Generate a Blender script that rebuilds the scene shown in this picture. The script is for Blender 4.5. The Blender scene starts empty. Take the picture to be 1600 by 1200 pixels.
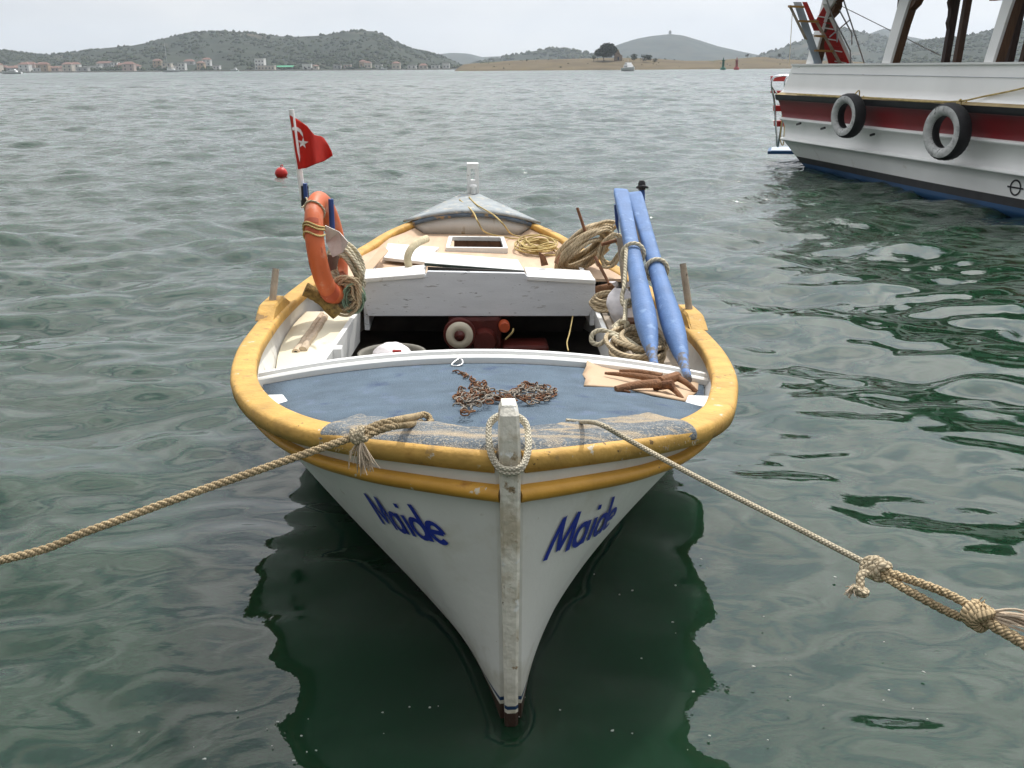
import bpy, bmesh, math, random
import numpy as np
from mathutils import Vector, Matrix, Quaternion

random.seed(7)
rng = np.random.default_rng(7)
SC = bpy.context.scene
COL = SC.collection
R = math.radians

# ------------------------------------------------------------------ camera
CAM_H, CAM_F, HOR, ROLL = 2.0, 1500.0, 104.5, -0.43
PITCH = math.atan((600 - HOR) / CAM_F)
CAM_R = Matrix.Rotation(math.pi / 2 - PITCH, 3, 'X') @ Matrix.Rotation(R(ROLL), 3, 'Z')
cam = bpy.data.cameras.new('camera')
cam.sensor_width = 36.0
cam.lens = 36.0 * CAM_F / 1600.0
cam.clip_start, cam.clip_end = 0.05, 20000
cam_o = bpy.data.objects.new('camera', cam)
cam_o.matrix_world = Matrix.Translation((0, 0, CAM_H)) @ CAM_R.to_4x4()
COL.objects.link(cam_o)
SC.camera = cam_o

# ------------------------------------------------------------------ sky and sun
SKY_VEIL, SKY_FAR, SKY_GLOW, SKY_POW = 8.7, .27, 3.0, 6.0
SUN_AZ, SUN_EL = R(28), R(58)          # azimuth from +Y towards +X
w = bpy.data.worlds.new('World'); SC.world = w; w.use_nodes = True
nt = w.node_tree; nt.nodes.clear()
def wn(t): return nt.nodes.new(t)
sky = wn('ShaderNodeTexSky'); sky.sky_type = 'NISHITA'; sky.sun_disc = False
sky.sun_elevation = SUN_EL; sky.sun_rotation = SUN_AZ
sky.air_density = 1.0; sky.dust_density = 4.0; sky.ozone_density = 1.0
hs = wn('ShaderNodeHueSaturation'); hs.inputs['Saturation'].default_value = 0.36
nt.links.new(sky.outputs[0], hs.inputs['Color'])
tc = wn('ShaderNodeTexCoord'); mp = wn('ShaderNodeMapping'); mp.inputs['Scale'].default_value = (1.2, 1.2, 3.2)
nt.links.new(tc.outputs['Generated'], mp.inputs[0])
cl = wn('ShaderNodeTexNoise'); cl.inputs['Scale'].default_value = 5.0; cl.inputs['Detail'].default_value = 6
nt.links.new(mp.outputs[0], cl.inputs['Vector'])
cr = wn('ShaderNodeMapRange'); cr.inputs[1].default_value = .36; cr.inputs[2].default_value = .66
cr.inputs[3].default_value = 0.0; cr.inputs[4].default_value = 1.0
nt.links.new(cl.outputs[0], cr.inputs[0])
# thin summer veil of haze in front of the blue, brightest around the sun, with faint cloud in it
def vmath(op, a, b):
    n = wn('ShaderNodeMath'); n.operation = op
    for i, x in enumerate((a, b)):
        if isinstance(x, (int, float)): n.inputs[i].default_value = x
        else: nt.links.new(x, n.inputs[i])
    return n.outputs[0]
dt = wn('ShaderNodeVectorMath'); dt.operation = 'DOT_PRODUCT'
dt.inputs[1].default_value = (math.sin(SUN_AZ) * math.cos(SUN_EL), math.cos(SUN_AZ) * math.cos(SUN_EL), math.sin(SUN_EL))
nrm = wn('ShaderNodeVectorMath'); nrm.operation = 'NORMALIZE'; nt.links.new(tc.outputs['Generated'], nrm.inputs[0]); nt.links.new(nrm.outputs[0], dt.inputs[0])
sz = wn('ShaderNodeSeparateXYZ'); nt.links.new(nrm.outputs[0], sz.inputs[0])
up_ = wn('ShaderNodeMapRange'); up_.inputs[1].default_value = .06; up_.inputs[2].default_value = .55; up_.inputs[3].default_value = .12; up_.inputs[4].default_value = 1.9; nt.links.new(sz.outputs[2], up_.inputs[0])
cloud = vmath('MULTIPLY', vmath('SUBTRACT', cr.outputs[0], .40), up_.outputs[0])
near = vmath('DIVIDE', vmath('ADD', vmath('MAXIMUM', dt.outputs['Value'], -0.2), 0.2), 1.2)
front = wn('ShaderNodeMapRange'); front.interpolation_type = 'SMOOTHSTEP'; front.inputs[1].default_value = -.35; front.inputs[2].default_value = .42
front.inputs[3].default_value = SKY_FAR; front.inputs[4].default_value = 1.0; nt.links.new(dt.outputs['Value'], front.inputs[0])
glow = vmath('MULTIPLY', vmath('POWER', near, SKY_POW), SKY_GLOW)
lum = vmath('MULTIPLY', vmath('ADD', vmath('ADD', glow, front.outputs[0]), cloud), SKY_VEIL)
vc = wn('ShaderNodeVectorMath'); vc.operation = 'SCALE'; nt.links.new(lum, vc.inputs['Scale'])
tint = wn('ShaderNodeMix'); tint.data_type = 'RGBA'; tint.inputs['A'].default_value = (.87, .95, 1.08, 1); tint.inputs['B'].default_value = (1.0, 1.0, 1.0, 1)
tf = wn('ShaderNodeMapRange'); tf.inputs[1].default_value = -.25; tf.inputs[2].default_value = .12; nt.links.new(cloud, tf.inputs[0]); nt.links.new(tf.outputs[0], tint.inputs['Factor']); nt.links.new(tint.outputs['Result'], vc.inputs[0])
mx = wn('ShaderNodeMix'); mx.data_type = 'RGBA'; mx.inputs['Factor'].default_value = .82
nt.links.new(hs.outputs[0], mx.inputs['A']); nt.links.new(vc.outputs[0], mx.inputs['B'])
bg = wn('ShaderNodeBackground'); bg.inputs['Strength'].default_value = 0.10
nt.links.new(mx.outputs['Result'], bg.inputs[0])
wo = wn('ShaderNodeOutputWorld'); nt.links.new(bg.outputs[0], wo.inputs[0])

sl = bpy.data.lights.new('sun', 'SUN'); sl.energy = 3.1; sl.angle = R(0.6); sl.color = (1, .965, .91)
so = bpy.data.objects.new('sun', sl); COL.objects.link(so)
SUN_D = Vector((math.sin(SUN_AZ) * math.cos(SUN_EL), math.cos(SUN_AZ) * math.cos(SUN_EL), math.sin(SUN_EL)))
so.rotation_euler = SUN_D.to_track_quat('Z', 'Y').to_euler()
so.location = SUN_D * 60

vs = SC.view_settings
vs.view_transform = 'Standard'; vs.look = 'None'; vs.exposure = 0.0; vs.gamma = 1.0
SC.cycles.max_bounces = 8
SC.cycles.volume_bounces = 1

# ------------------------------------------------------------------ geometry helpers
def ray(px, py): return CAM_R @ Vector(((px - 800) / CAM_F, (600 - py) / CAM_F, -1.0))
def atz(px, py, z): d = ray(px, py); return Vector((0, 0, CAM_H)) + d * ((z - CAM_H) / d.z)
def aty(px, py, y): d = ray(px, py); return Vector((0, 0, CAM_H)) + d * (y / d.y)
def atd(px, py, t): return Vector((0, 0, CAM_H)) + ray(px, py) * t
def V(*a): return Vector(a)
def lerp(a, b, t): return a + (b - a) * t
def sstep(x): x = max(0.0, min(1.0, x)); return x * x * (3 - 2 * x)

def spline(pts, n=8, closed=False):
    """Catmull-Rom through the points, n samples per span."""
    P = [Vector(p) for p in pts]; m = len(P); out = []
    spans = m if closed else m - 1
    for i in range(spans):
        if closed: a, b, c, d = P[(i - 1) % m], P[i], P[(i + 1) % m], P[(i + 2) % m]
        else: a, b, c, d = P[max(i - 1, 0)], P[i], P[i + 1], P[min(i + 2, m - 1)]
        for k in range(n):
            t = k / n
            out.append(.5 * ((2 * b) + (c - a) * t + (2 * a - 5 * b + 4 * c - d) * t * t + (3 * b - a - 3 * c + d) * t ** 3))
    if not closed: out.append(P[-1].copy())
    return out

def resample(pts, step):
    out = [pts[0].copy()]; acc = 0.0
    for a, b in zip(pts, pts[1:]):
        L = (b - a).length
        if L < 1e-9: continue
        d = step - acc
        while d <= L:
            out.append(a.lerp(b, d / L)); d += step
        acc = L - (d - step)
    if (out[-1] - pts[-1]).length > 1e-4: out.append(pts[-1].copy())
    return out

def frames(pts, closed=False):
    n = len(pts); T = []
    for i in range(n):
        if closed: t = pts[(i + 1) % n] - pts[(i - 1) % n]
        else: t = pts[min(i + 1, n - 1)] - pts[max(i - 1, 0)]
        T.append(t.normalized() if t.length > 1e-9 else V(0, 0, 1))
    u = T[0].orthogonal().normalized(); fr = []
    for i in range(n):
        if i: u = (T[i - 1].rotation_difference(T[i])) @ u
        u = (u - T[i] * u.dot(T[i])).normalized()
        fr.append((T[i], u, T[i].cross(u)))
    return fr

class MB:
    def __init__(s): s.v, s.f, s.sm, s.uv, s.mi = [], [], [], [], []
    def add(s, vs, fs, smooth=False, uvs=None, mi=0):
        o = len(s.v); s.v += [tuple(p) for p in vs]
        s.uv += uvs if uvs else [(p[0], p[1]) for p in vs]
        for f in fs: s.f.append([o + i for i in f]); s.sm.append(smooth); s.mi.append(mi)
        return s
    def box(s, c, size, ax=None, mi=0):
        c = Vector(c); X, Y, Z = ax if ax else (V(1, 0, 0), V(0, 1, 0), V(0, 0, 1))
        h = [q / 2 for q in size]
        vs = [c + X * (h[0] * i) + Y * (h[1] * j) + Z * (h[2] * k) for i in (-1, 1) for j in (-1, 1) for k in (-1, 1)]
        return s.add(vs, [(0, 1, 3, 2), (4, 6, 7, 5), (0, 4, 5, 1), (2, 3, 7, 6), (0, 2, 6, 4), (1, 5, 7, 3)], mi=mi)
    def hexa(s, bot, top, mi=0):
        """a solid between two loops of the same count"""
        n = len(bot); fs = [tuple(reversed(range(n))), tuple(range(n, 2 * n))]
        fs += [(i, (i + 1) % n, n + (i + 1) % n, n + i) for i in range(n)]
        return s.add(list(bot) + list(top), fs, mi=mi)
    def prism(s, loop, d, mi=0):
        d = Vector(d); return s.hexa([Vector(p) for p in loop], [Vector(p) + d for p in loop], mi)
    def beam(s, a, b, w, h, up=(0, 0, 1), mi=0):
        a, b, up = Vector(a), Vector(b), Vector(up)
        d = (b - a); L = d.length; d.normalize(); sx = d.cross(up).normalized(); uz = sx.cross(d)
        return s.box((a + b) / 2, (w, L, h), (sx, d, uz), mi)
    def tube(s, pts, r, seg=8, closed=False, smooth=True, squash=None, cap=True, mi=0):
        pts = [Vector(p) for p in pts]; n = len(pts); fr = frames(pts, closed)
        rs = r if isinstance(r, (list, tuple)) else [r] * n
        vs, uvs, L = [], [], 0.0
        idx = list(range(n)) + ([0] if closed else [])
        for q, i in enumerate(idx):
            if q: L += (pts[i] - pts[idx[q - 1]]).length
            T, u, b = fr[i]
            for k in range(seg + 1):
                a = 2 * math.pi * k / seg
                vs.append(pts[i] + u * (math.cos(a) * rs[i]) + b * (math.sin(a) * rs[i] * (squash or 1)))
                uvs.append((k / seg, L))
        m = seg + 1; fs = []
        for q in range(len(idx) - 1):
            for k in range(seg): fs.append((q * m + k, q * m + k + 1, (q + 1) * m + k + 1, (q + 1) * m + k))
        s.add(vs, fs, smooth, uvs, mi)
        if cap and not closed:
            for q, rev in ((0, True), (n - 1, False)):
                ring = vs[q * m:q * m + seg]
                s.add(ring, [tuple(reversed(range(seg))) if rev else tuple(range(seg))], False, mi=mi)
        return s
    def twisted(s, pts, r, pitch=None, seg=6):
        """three-strand laid rope along pts"""
        pts = resample([Vector(p) for p in pts], r * .55); fr = frames(pts); pitch = pitch or r * 7
        for k in range(3):
            q = []; L = 0
            for i, p in enumerate(pts):
                if i: L += (p - pts[i - 1]).length
                a = 2 * math.pi * (L / pitch + k / 3)
                q.append(p + fr[i][1] * (math.cos(a) * r * .5) + fr[i][2] * (math.sin(a) * r * .5))
            s.tube(q, r * .56, seg)
        return s
    def grid(s, rows, smooth=True, closed=False, uvs=None, flip=False, mi=0):
        m = len(rows[0]); n = len(rows); vs = [p for r_ in rows for p in r_]; fs = []
        for i in range(n - 1):
            for k in range(m if closed else m - 1):
                q = (i * m + k, i * m + (k + 1) % m, (i + 1) * m + (k + 1) % m, (i + 1) * m + k)
                fs.append(tuple(reversed(q)) if flip else q)
        return s.add(vs, fs, smooth, uvs, mi)
    def lathe(s, c, prof, axis=(0, 0, 1), seg=20, mi=0, smooth=True):
        """prof: (radius, height along axis)"""
        c, ax = Vector(c), Vector(axis).normalized(); u = ax.orthogonal().normalized(); b = ax.cross(u)
        rows = [[c + ax * h + (u * math.cos(2 * math.pi * k / seg) + b * math.sin(2 * math.pi * k / seg)) * r for k in range(seg)] for r, h in prof]
        s.grid(rows, smooth, True, mi=mi)
        for row, rev in ((rows[0], True), (rows[-1], False)):
            s.add(row, [tuple(reversed(range(seg))) if rev else tuple(range(seg))], False, mi=mi)
        return s
    def blob(s, c, rx, ry, rz, seg=10, rings=7, jit=0.0, mi=0):
        c = Vector(c); rows = []
        for i in range(rings + 1):
            th = math.pi * i / rings; row = []
            for k in range(seg):
                a = 2 * math.pi * k / seg; j = 1 + random.uniform(-jit, jit)
                row.append(c + V(rx * math.sin(th) * math.cos(a) * j, ry * math.sin(th) * math.sin(a) * j, rz * math.cos(th) * j))
            rows.append(row)
        return s.grid(rows, True, True, flip=True, mi=mi)
    def build(s, name, mat, parent=None, bevel=0, solid=0, sub=0, fix=False):
        me = bpy.data.meshes.new(name)
        off = parent_loc(parent)
        if parent is not None: vs_ = [(x - off.x, y - off.y, z - off.z) for x, y, z in s.v]
        else: vs_ = s.v
        me.from_pydata(vs_, [], s.f)
        me.polygons.foreach_set('use_smooth', s.sm)
        uvl = me.uv_layers.new(name='UVMap'); li = np.empty(len(me.loops), dtype=np.int32)
        me.loops.foreach_get('vertex_index', li)
        uvl.data.foreach_set('uv', np.array(s.uv, dtype=np.float32)[li].ravel())
        mats = mat if isinstance(mat, (list, tuple)) else [mat]
        for m in mats: me.materials.append(m)
        me.polygons.foreach_set('material_index', s.mi)
        if fix:
            bm = bmesh.new(); bm.from_mesh(me); bmesh.ops.remove_doubles(bm, verts=bm.verts, dist=1e-5)
            bmesh.ops.recalc_face_normals(bm, faces=bm.faces); bm.to_mesh(me); bm.free()
        me.update()
        o = bpy.data.objects.new(name, me); COL.objects.link(o)
        if parent is not None: o.parent = parent
        if bevel:
            b = o.modifiers.new('bevel', 'BEVEL'); b.width = bevel; b.segments = 2; b.limit_method = 'ANGLE'; b.angle_limit = R(40)
        if solid:
            b = o.modifiers.new('solid', 'SOLIDIFY'); b.thickness = solid; b.offset = 0
        if sub:
            b = o.modifiers.new('sub', 'SUBSURF'); b.levels = sub; b.render_levels = sub
        return o

def parent_loc(p):
    v = V(0, 0, 0)
    while p is not None: v += Vector(p.location); p = p.parent
    return v
def thing(name, label, cat, loc=(0, 0, 0), group=None):
    o = bpy.data.objects.new(name, None); o.location = loc; o.empty_display_size = .1; COL.objects.link(o)
    return tag(o, label, cat, group)
def tag(o, label=None, cat=None, group=None, kind=None):
    if label: o['label'] = label
    if cat: o['category'] = cat
    if group: o['group'] = group
    if kind: o['kind'] = kind
    return o

# ------------------------------------------------------------------ materials
def M(name, col, rough=.6, metal=0.0, var=.12, vs=6.0, bump=.15, bs=70.0, chips=None, streak=None, extra=None, spec=.4, grain=(1, 1, 1)):
    """painted / worn surface: broad tone variation, fine bump, optional chips (colour, threshold, scale) and stains"""
    m = bpy.data.materials.new(name); m.use_nodes = True; t = m.node_tree; N = t.nodes; L = t.links
    p = N['Principled BSDF']; p.inputs['Roughness'].default_value = rough; p.inputs['Metallic'].default_value = metal
    p.inputs['Specular IOR Level'].default_value = spec
    c = N.new('ShaderNodeTexCoord'); mp = N.new('ShaderNodeMapping'); mp.inputs['Scale'].default_value = grain
    L.new(c.outputs['Object'], mp.inputs[0])
    n1 = N.new('ShaderNodeTexNoise'); n1.inputs['Scale'].default_value = vs; n1.inputs['Detail'].default_value = 5
    L.new(mp.outputs[0], n1.inputs['Vector'])
    a = N.new('ShaderNodeMix'); a.data_type = 'RGBA'
    a.inputs['A'].default_value = (*[x * (1 - var) for x in col], 1); a.inputs['B'].default_value = (*[min(1, x * (1 + var)) for x in col], 1)
    mr = N.new('ShaderNodeMapRange'); mr.inputs[1].default_value = .3; mr.inputs[2].default_value = .7
    L.new(n1.outputs[0], mr.inputs[0]); L.new(mr.outputs[0], a.inputs['Factor'])
    out = a.outputs['Result']
    for ch in ([chips] if chips and not isinstance(chips, list) else (chips or [])):
        col2, th, sc = ch[:3]; soft = ch[3] if len(ch) > 3 else .03
        n2 = N.new('ShaderNodeTexNoise'); n2.inputs['Scale'].default_value = sc; n2.inputs['Detail'].default_value = 7; n2.inputs['Roughness'].default_value = .62
        L.new(mp.outputs[0], n2.inputs['Vector'])
        r2 = N.new('ShaderNodeMapRange'); r2.inputs[1].default_value = th; r2.inputs[2].default_value = th + soft
        L.new(n2.outputs[0], r2.inputs[0])
        b = N.new('ShaderNodeMix'); b.data_type = 'RGBA'; b.inputs['B'].default_value = (*col2, 1)
        L.new(r2.outputs[0], b.inputs['Factor']); L.new(out, b.inputs['A']); out = b.outputs['Result']
    if extra: out = extra(N, L, c, mp, out)
    L.new(out, p.inputs['Base Color'])
    if bump:
        n3 = N.new('ShaderNodeTexNoise'); n3.inputs['Scale'].default_value = bs; n3.inputs['Detail'].default_value = 4
        L.new(mp.outputs[0], n3.inputs['Vector'])
        bp = N.new('ShaderNodeBump'); bp.inputs['Strength'].default_value = bump; bp.inputs['Distance'].default_value = .01
        L.new(n3.outputs[0], bp.inputs['Height']); L.new(bp.outputs[0], p.inputs['Normal'])
    return m

def rope_mat(name, col, dark, pitch=.03, var=.25, strands=3, braid=False):
    m = bpy.data.materials.new(name); m.use_nodes = True; t = m.node_tree; N = t.nodes; L = t.links
    p = N['Principled BSDF']; p.inputs['Roughness'].default_value = .9; p.inputs['Specular IOR Level'].default_value = .15
    uv = N.new('ShaderNodeUVMap'); sp = N.new('ShaderNodeSeparateXYZ'); L.new(uv.outputs[0], sp.inputs[0])
    def mth(op, a, b=None):
        n = N.new('ShaderNodeMath'); n.operation = op
        for i, x in enumerate((a, b)):
            if x is None: continue
            if isinstance(x, (int, float)): n.inputs[i].default_value = x
            else: L.new(x, n.inputs[i])
        return n.outputs[0]
    def lay(sign):
        ph = mth('ADD', mth('MULTIPLY', sp.outputs[0], float(strands) * sign), mth('DIVIDE', sp.outputs[1], pitch))
        return mth('ABSOLUTE', mth('SINE', mth('MULTIPLY', ph, math.pi)))
    h = lay(1)
    if braid: h = mth('MULTIPLY', h, lay(-1))
    c = N.new('ShaderNodeTexCoord'); n1 = N.new('ShaderNodeTexNoise'); n1.inputs['Scale'].default_value = 9; n1.inputs['Detail'].default_value = 6
    L.new(c.outputs['Object'], n1.inputs['Vector'])
    a = N.new('ShaderNodeMix'); a.data_type = 'RGBA'; a.inputs['A'].default_value = (*[x * (1 - var) for x in col], 1); a.inputs['B'].default_value = (*[x * (1 + var) for x in col], 1)
    mr = N.new('ShaderNodeMapRange'); mr.inputs[1].default_value = .3; mr.inputs[2].default_value = .7
    L.new(n1.outputs[0], mr.inputs[0]); L.new(mr.outputs[0], a.inputs['Factor'])
    b = N.new('ShaderNodeMix'); b.data_type = 'RGBA'; b.inputs['A'].default_value = (*dark, 1); L.new(a.outputs['Result'], b.inputs['B'])
    f = N.new('ShaderNodeMapRange'); f.inputs[1].default_value = .0; f.inputs[2].default_value = .45; f.inputs[3].default_value = .25
    L.new(h, f.inputs[0]); L.new(f.outputs[0], b.inputs['Factor']); L.new(b.outputs['Result'], p.inputs['Base Color'])
    bp = N.new('ShaderNodeBump'); bp.inputs['Strength'].default_value = .7; bp.inputs['Distance'].default_value = .004
    L.new(h, bp.inputs['Height']); L.new(bp.outputs[0], p.inputs['Normal'])
    return m

RUST = (.17, .075, .035)
WHITE = M('white_paint', (.78, .78, .75), .45, var=.05, vs=3, bump=.12, bs=40, chips=[((.50, .46, .38), .66, 9, .06), ((.22, .17, .11), .72, 26)])
WHITE_CLEAN = M('clean_white_paint', (.88, .88, .86), .4, var=.04, bump=.06, bs=30, chips=((.45, .43, .38), .72, 20))
GREY_WHITE = M('worn_white_board', (.66, .68, .70), .55, var=.06, vs=4, bump=.25, bs=50, chips=[((.40, .40, .40), .62, 8, .05), ((.16, .16, .16), .66, 13, .02), ((.05, .05, .05), .70, 20, .01)], grain=(1, 1, 5))
YELLOW = M('ochre_yellow_paint', (.54, .318, .078), .68, var=.2, vs=9, bump=.4, bs=46, chips=[((.40, .19, .035), .57, 5, .16), ((.56, .50, .38), .655, 19, .02), ((.09, .06, .03), .665, 34, .02), ((.34, .21, .07), .61, 11, .06), ((.25, .15, .05), .63, 5, .02)])
YELLOW_RAIL = M('ochre_rail_paint', (.47, .245, .032), .5, var=.16, vs=7, bump=.25, bs=45, chips=[((.28, .12, .02), .62, 9, .12), ((.55, .48, .35), .66, 16, .02), ((.10, .06, .03), .68, 30, .02)])
CREAM = M('cream_bench_paint', (.76, .70, .52), .55, var=.08, vs=5, bump=.12, chips=[((.70, .52, .25), .62, 5, .15), ((.35, .28, .18), .73, 25)])
PLY = M('tan_plywood', (.56, .40, .27), .75, var=.12, vs=3, bump=.12, bs=90, chips=((.40, .28, .18), .64, 6, .12), grain=(5, 1, 1))
CARD = M('brown_cardboard', (.52, .37, .24), .85, var=.09, vs=5, bump=.1, bs=60, chips=((.42, .29, .18), .66, 8, .1))
OLDWOOD = M('grey_weathered_wood', (.36, .30, .23), .8, var=.3, vs=9, bump=.5, bs=60, chips=((.12, .09, .06), .66, 30), grain=(1, 1, 1))
DRIFT = M('bleached_driftwood', (.50, .40, .29), .85, var=.28, vs=14, bump=.5, bs=60, chips=((.20, .13, .08), .66, 24, .08))
DARKWOOD = M('dark_brown_wood', (.060, .030, .018), .5, var=.35, vs=10, bump=.25, bs=50, grain=(4, 4, .6))
BROWNWOOD = M('varnished_brown_wood', (.13, .065, .03), .45, var=.3, vs=8, bump=.2, bs=50, grain=(4, 4, .6))
RUSTM = M('rusty_iron', RUST, .85, .1, var=.35, vs=30, bump=.7, bs=120, chips=((.10, .05, .03), .58, 40, .1))
RUSTL = M('orange_rusty_iron', (.215, .105, .05), .85, .1, var=.35, vs=30, bump=.7, bs=110, chips=[((.13, .06, .03), .58, 30, .1), ((.36, .22, .12), .66, 22, .05)])
GREYIRON = M('grey_rusted_iron', (.24, .21, .17), .6, .4, var=.3, vs=40, bump=.5, bs=120, chips=((.17, .08, .04), .58, 40, .1))
STEEL = M('galvanised_steel', (.50, .50, .50), .38, .8, var=.15, vs=14, bump=.15)
CHROME = M('polished_steel_tube', (.62, .64, .66), .22, .9, var=.08, bump=0)
ORANGE = M('orange_lifebuoy_plastic', (.58, .13, .042), .5, var=.12, vs=6, bump=.12, bs=60, chips=[((.62, .27, .17), .57, 7, .12), ((.34, .07, .03), .64, 12, .06), ((.20, .10, .06), .70, 26, .03)])
OARBLUE = M('blue_oar_paint', (.10, .185, .37), .65, var=.16, vs=9, bump=.3, bs=70, chips=[((.19, .30, .50), .58, 16, .1), ((.10, .13, .20), .70, 26, .03), ((.30, .33, .36), .735, 40, .02)])
POSTBLUE = M('dark_blue_paint', (.03, .075, .25), .5, var=.15, bump=.15)
LETTER = M('blue_lettering_paint', (.015, .032, .27), .45, var=.08, bump=.05)
FLAGRED = M('red_flag_cloth', (.56, .035, .022), .8, var=.08, vs=20, bump=.15, bs=300)
def translucent(m, col, f):
    t = m.node_tree; p = t.nodes['Principled BSDF']; o = next(n for n in t.nodes if n.type == 'OUTPUT_MATERIAL')
    tr = t.nodes.new('ShaderNodeBsdfTranslucent'); tr.inputs[0].default_value = (*col, 1); mxs = t.nodes.new('ShaderNodeMixShader'); mxs.inputs[0].default_value = f
    t.links.new(p.outputs[0], mxs.inputs[1]); t.links.new(tr.outputs[0], mxs.inputs[2]); t.links.new(mxs.outputs[0], o.inputs[0])
translucent(FLAGRED, (.62, .06, .03), .4)
FLAGWHITE = M('white_flag_emblem_cloth', (.8, .78, .75), .8, var=.03, bump=.1, bs=300)
BLACKRUB = M('black_rubber', (.022, .022, .024), .65, var=.3, vs=12, bump=.4, bs=90)
TYREWHITE = M('tyre_whitewash', (.54, .54, .53), .75, var=.2, vs=12, bump=.35, bs=60, chips=[((.30, .30, .30), .52, 9, .15), ((.06, .06, .06), .62, 14, .08)])
FOAMY = M('brown_fender_foam', (.24, .165, .055), .95, var=.4, vs=40, bump=1.0, bs=130, chips=((.09, .055, .02), .55, 60, .1))
FOAMCREAM = M('stained_cream_foam', (.58, .50, .33), .9, var=.2, vs=25, bump=.7, bs=110, chips=((.38, .28, .14), .62, 30, .08))
PLASTICBAG = M('white_plastic_bag', (.78, .74, .74), .35, var=.2, vs=20, bump=.6, bs=25, chips=((.60, .36, .40), .66, 18, .04))
ENGINERED = M('red_engine_paint', (.085, .012, .008), .5, var=.3, vs=10, bump=.3, chips=((.10, .04, .03), .62, 20, .1))
ENGINECREAM = M('cream_engine_disc', (.60, .54, .42), .5, var=.12, bump=.1)
DARKHOLD = M('oily_hold_wood_and_shade', (.045, .040, .034), .7, var=.4, bump=.3)
BUOYRED = M('red_buoy_plastic', (.55, .025, .018), .4, var=.1, bump=.05)
ROPE = rope_mat('tan_laid_rope', (.50, .40, .26), (.12, .085, .045), .028)
ROPE_STRAND = rope_mat('tan_rope_strand', (.47, .36, .215), (.20, .145, .08), .006, strands=1)
ROPE_BRAID = rope_mat('pale_braided_rope', (.56, .49, .36), (.17, .14, .09), .010, strands=4, braid=True)
ROPE_KNOT = rope_mat('tan_braided_rope', (.50, .42, .29), (.15, .11, .065), .012, strands=4, braid=True)
ROPE_YEL = rope_mat('yellowish_cord', (.56, .43, .19), (.22, .15, .05), .012)
ROPE_PALE = rope_mat('cream_laid_rope', (.58, .52, .38), (.18, .14, .085), .024)
ROPE_GREEN = rope_mat('pale_green_cord', (.30, .42, .30), (.08, .12, .08), .012)
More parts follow.
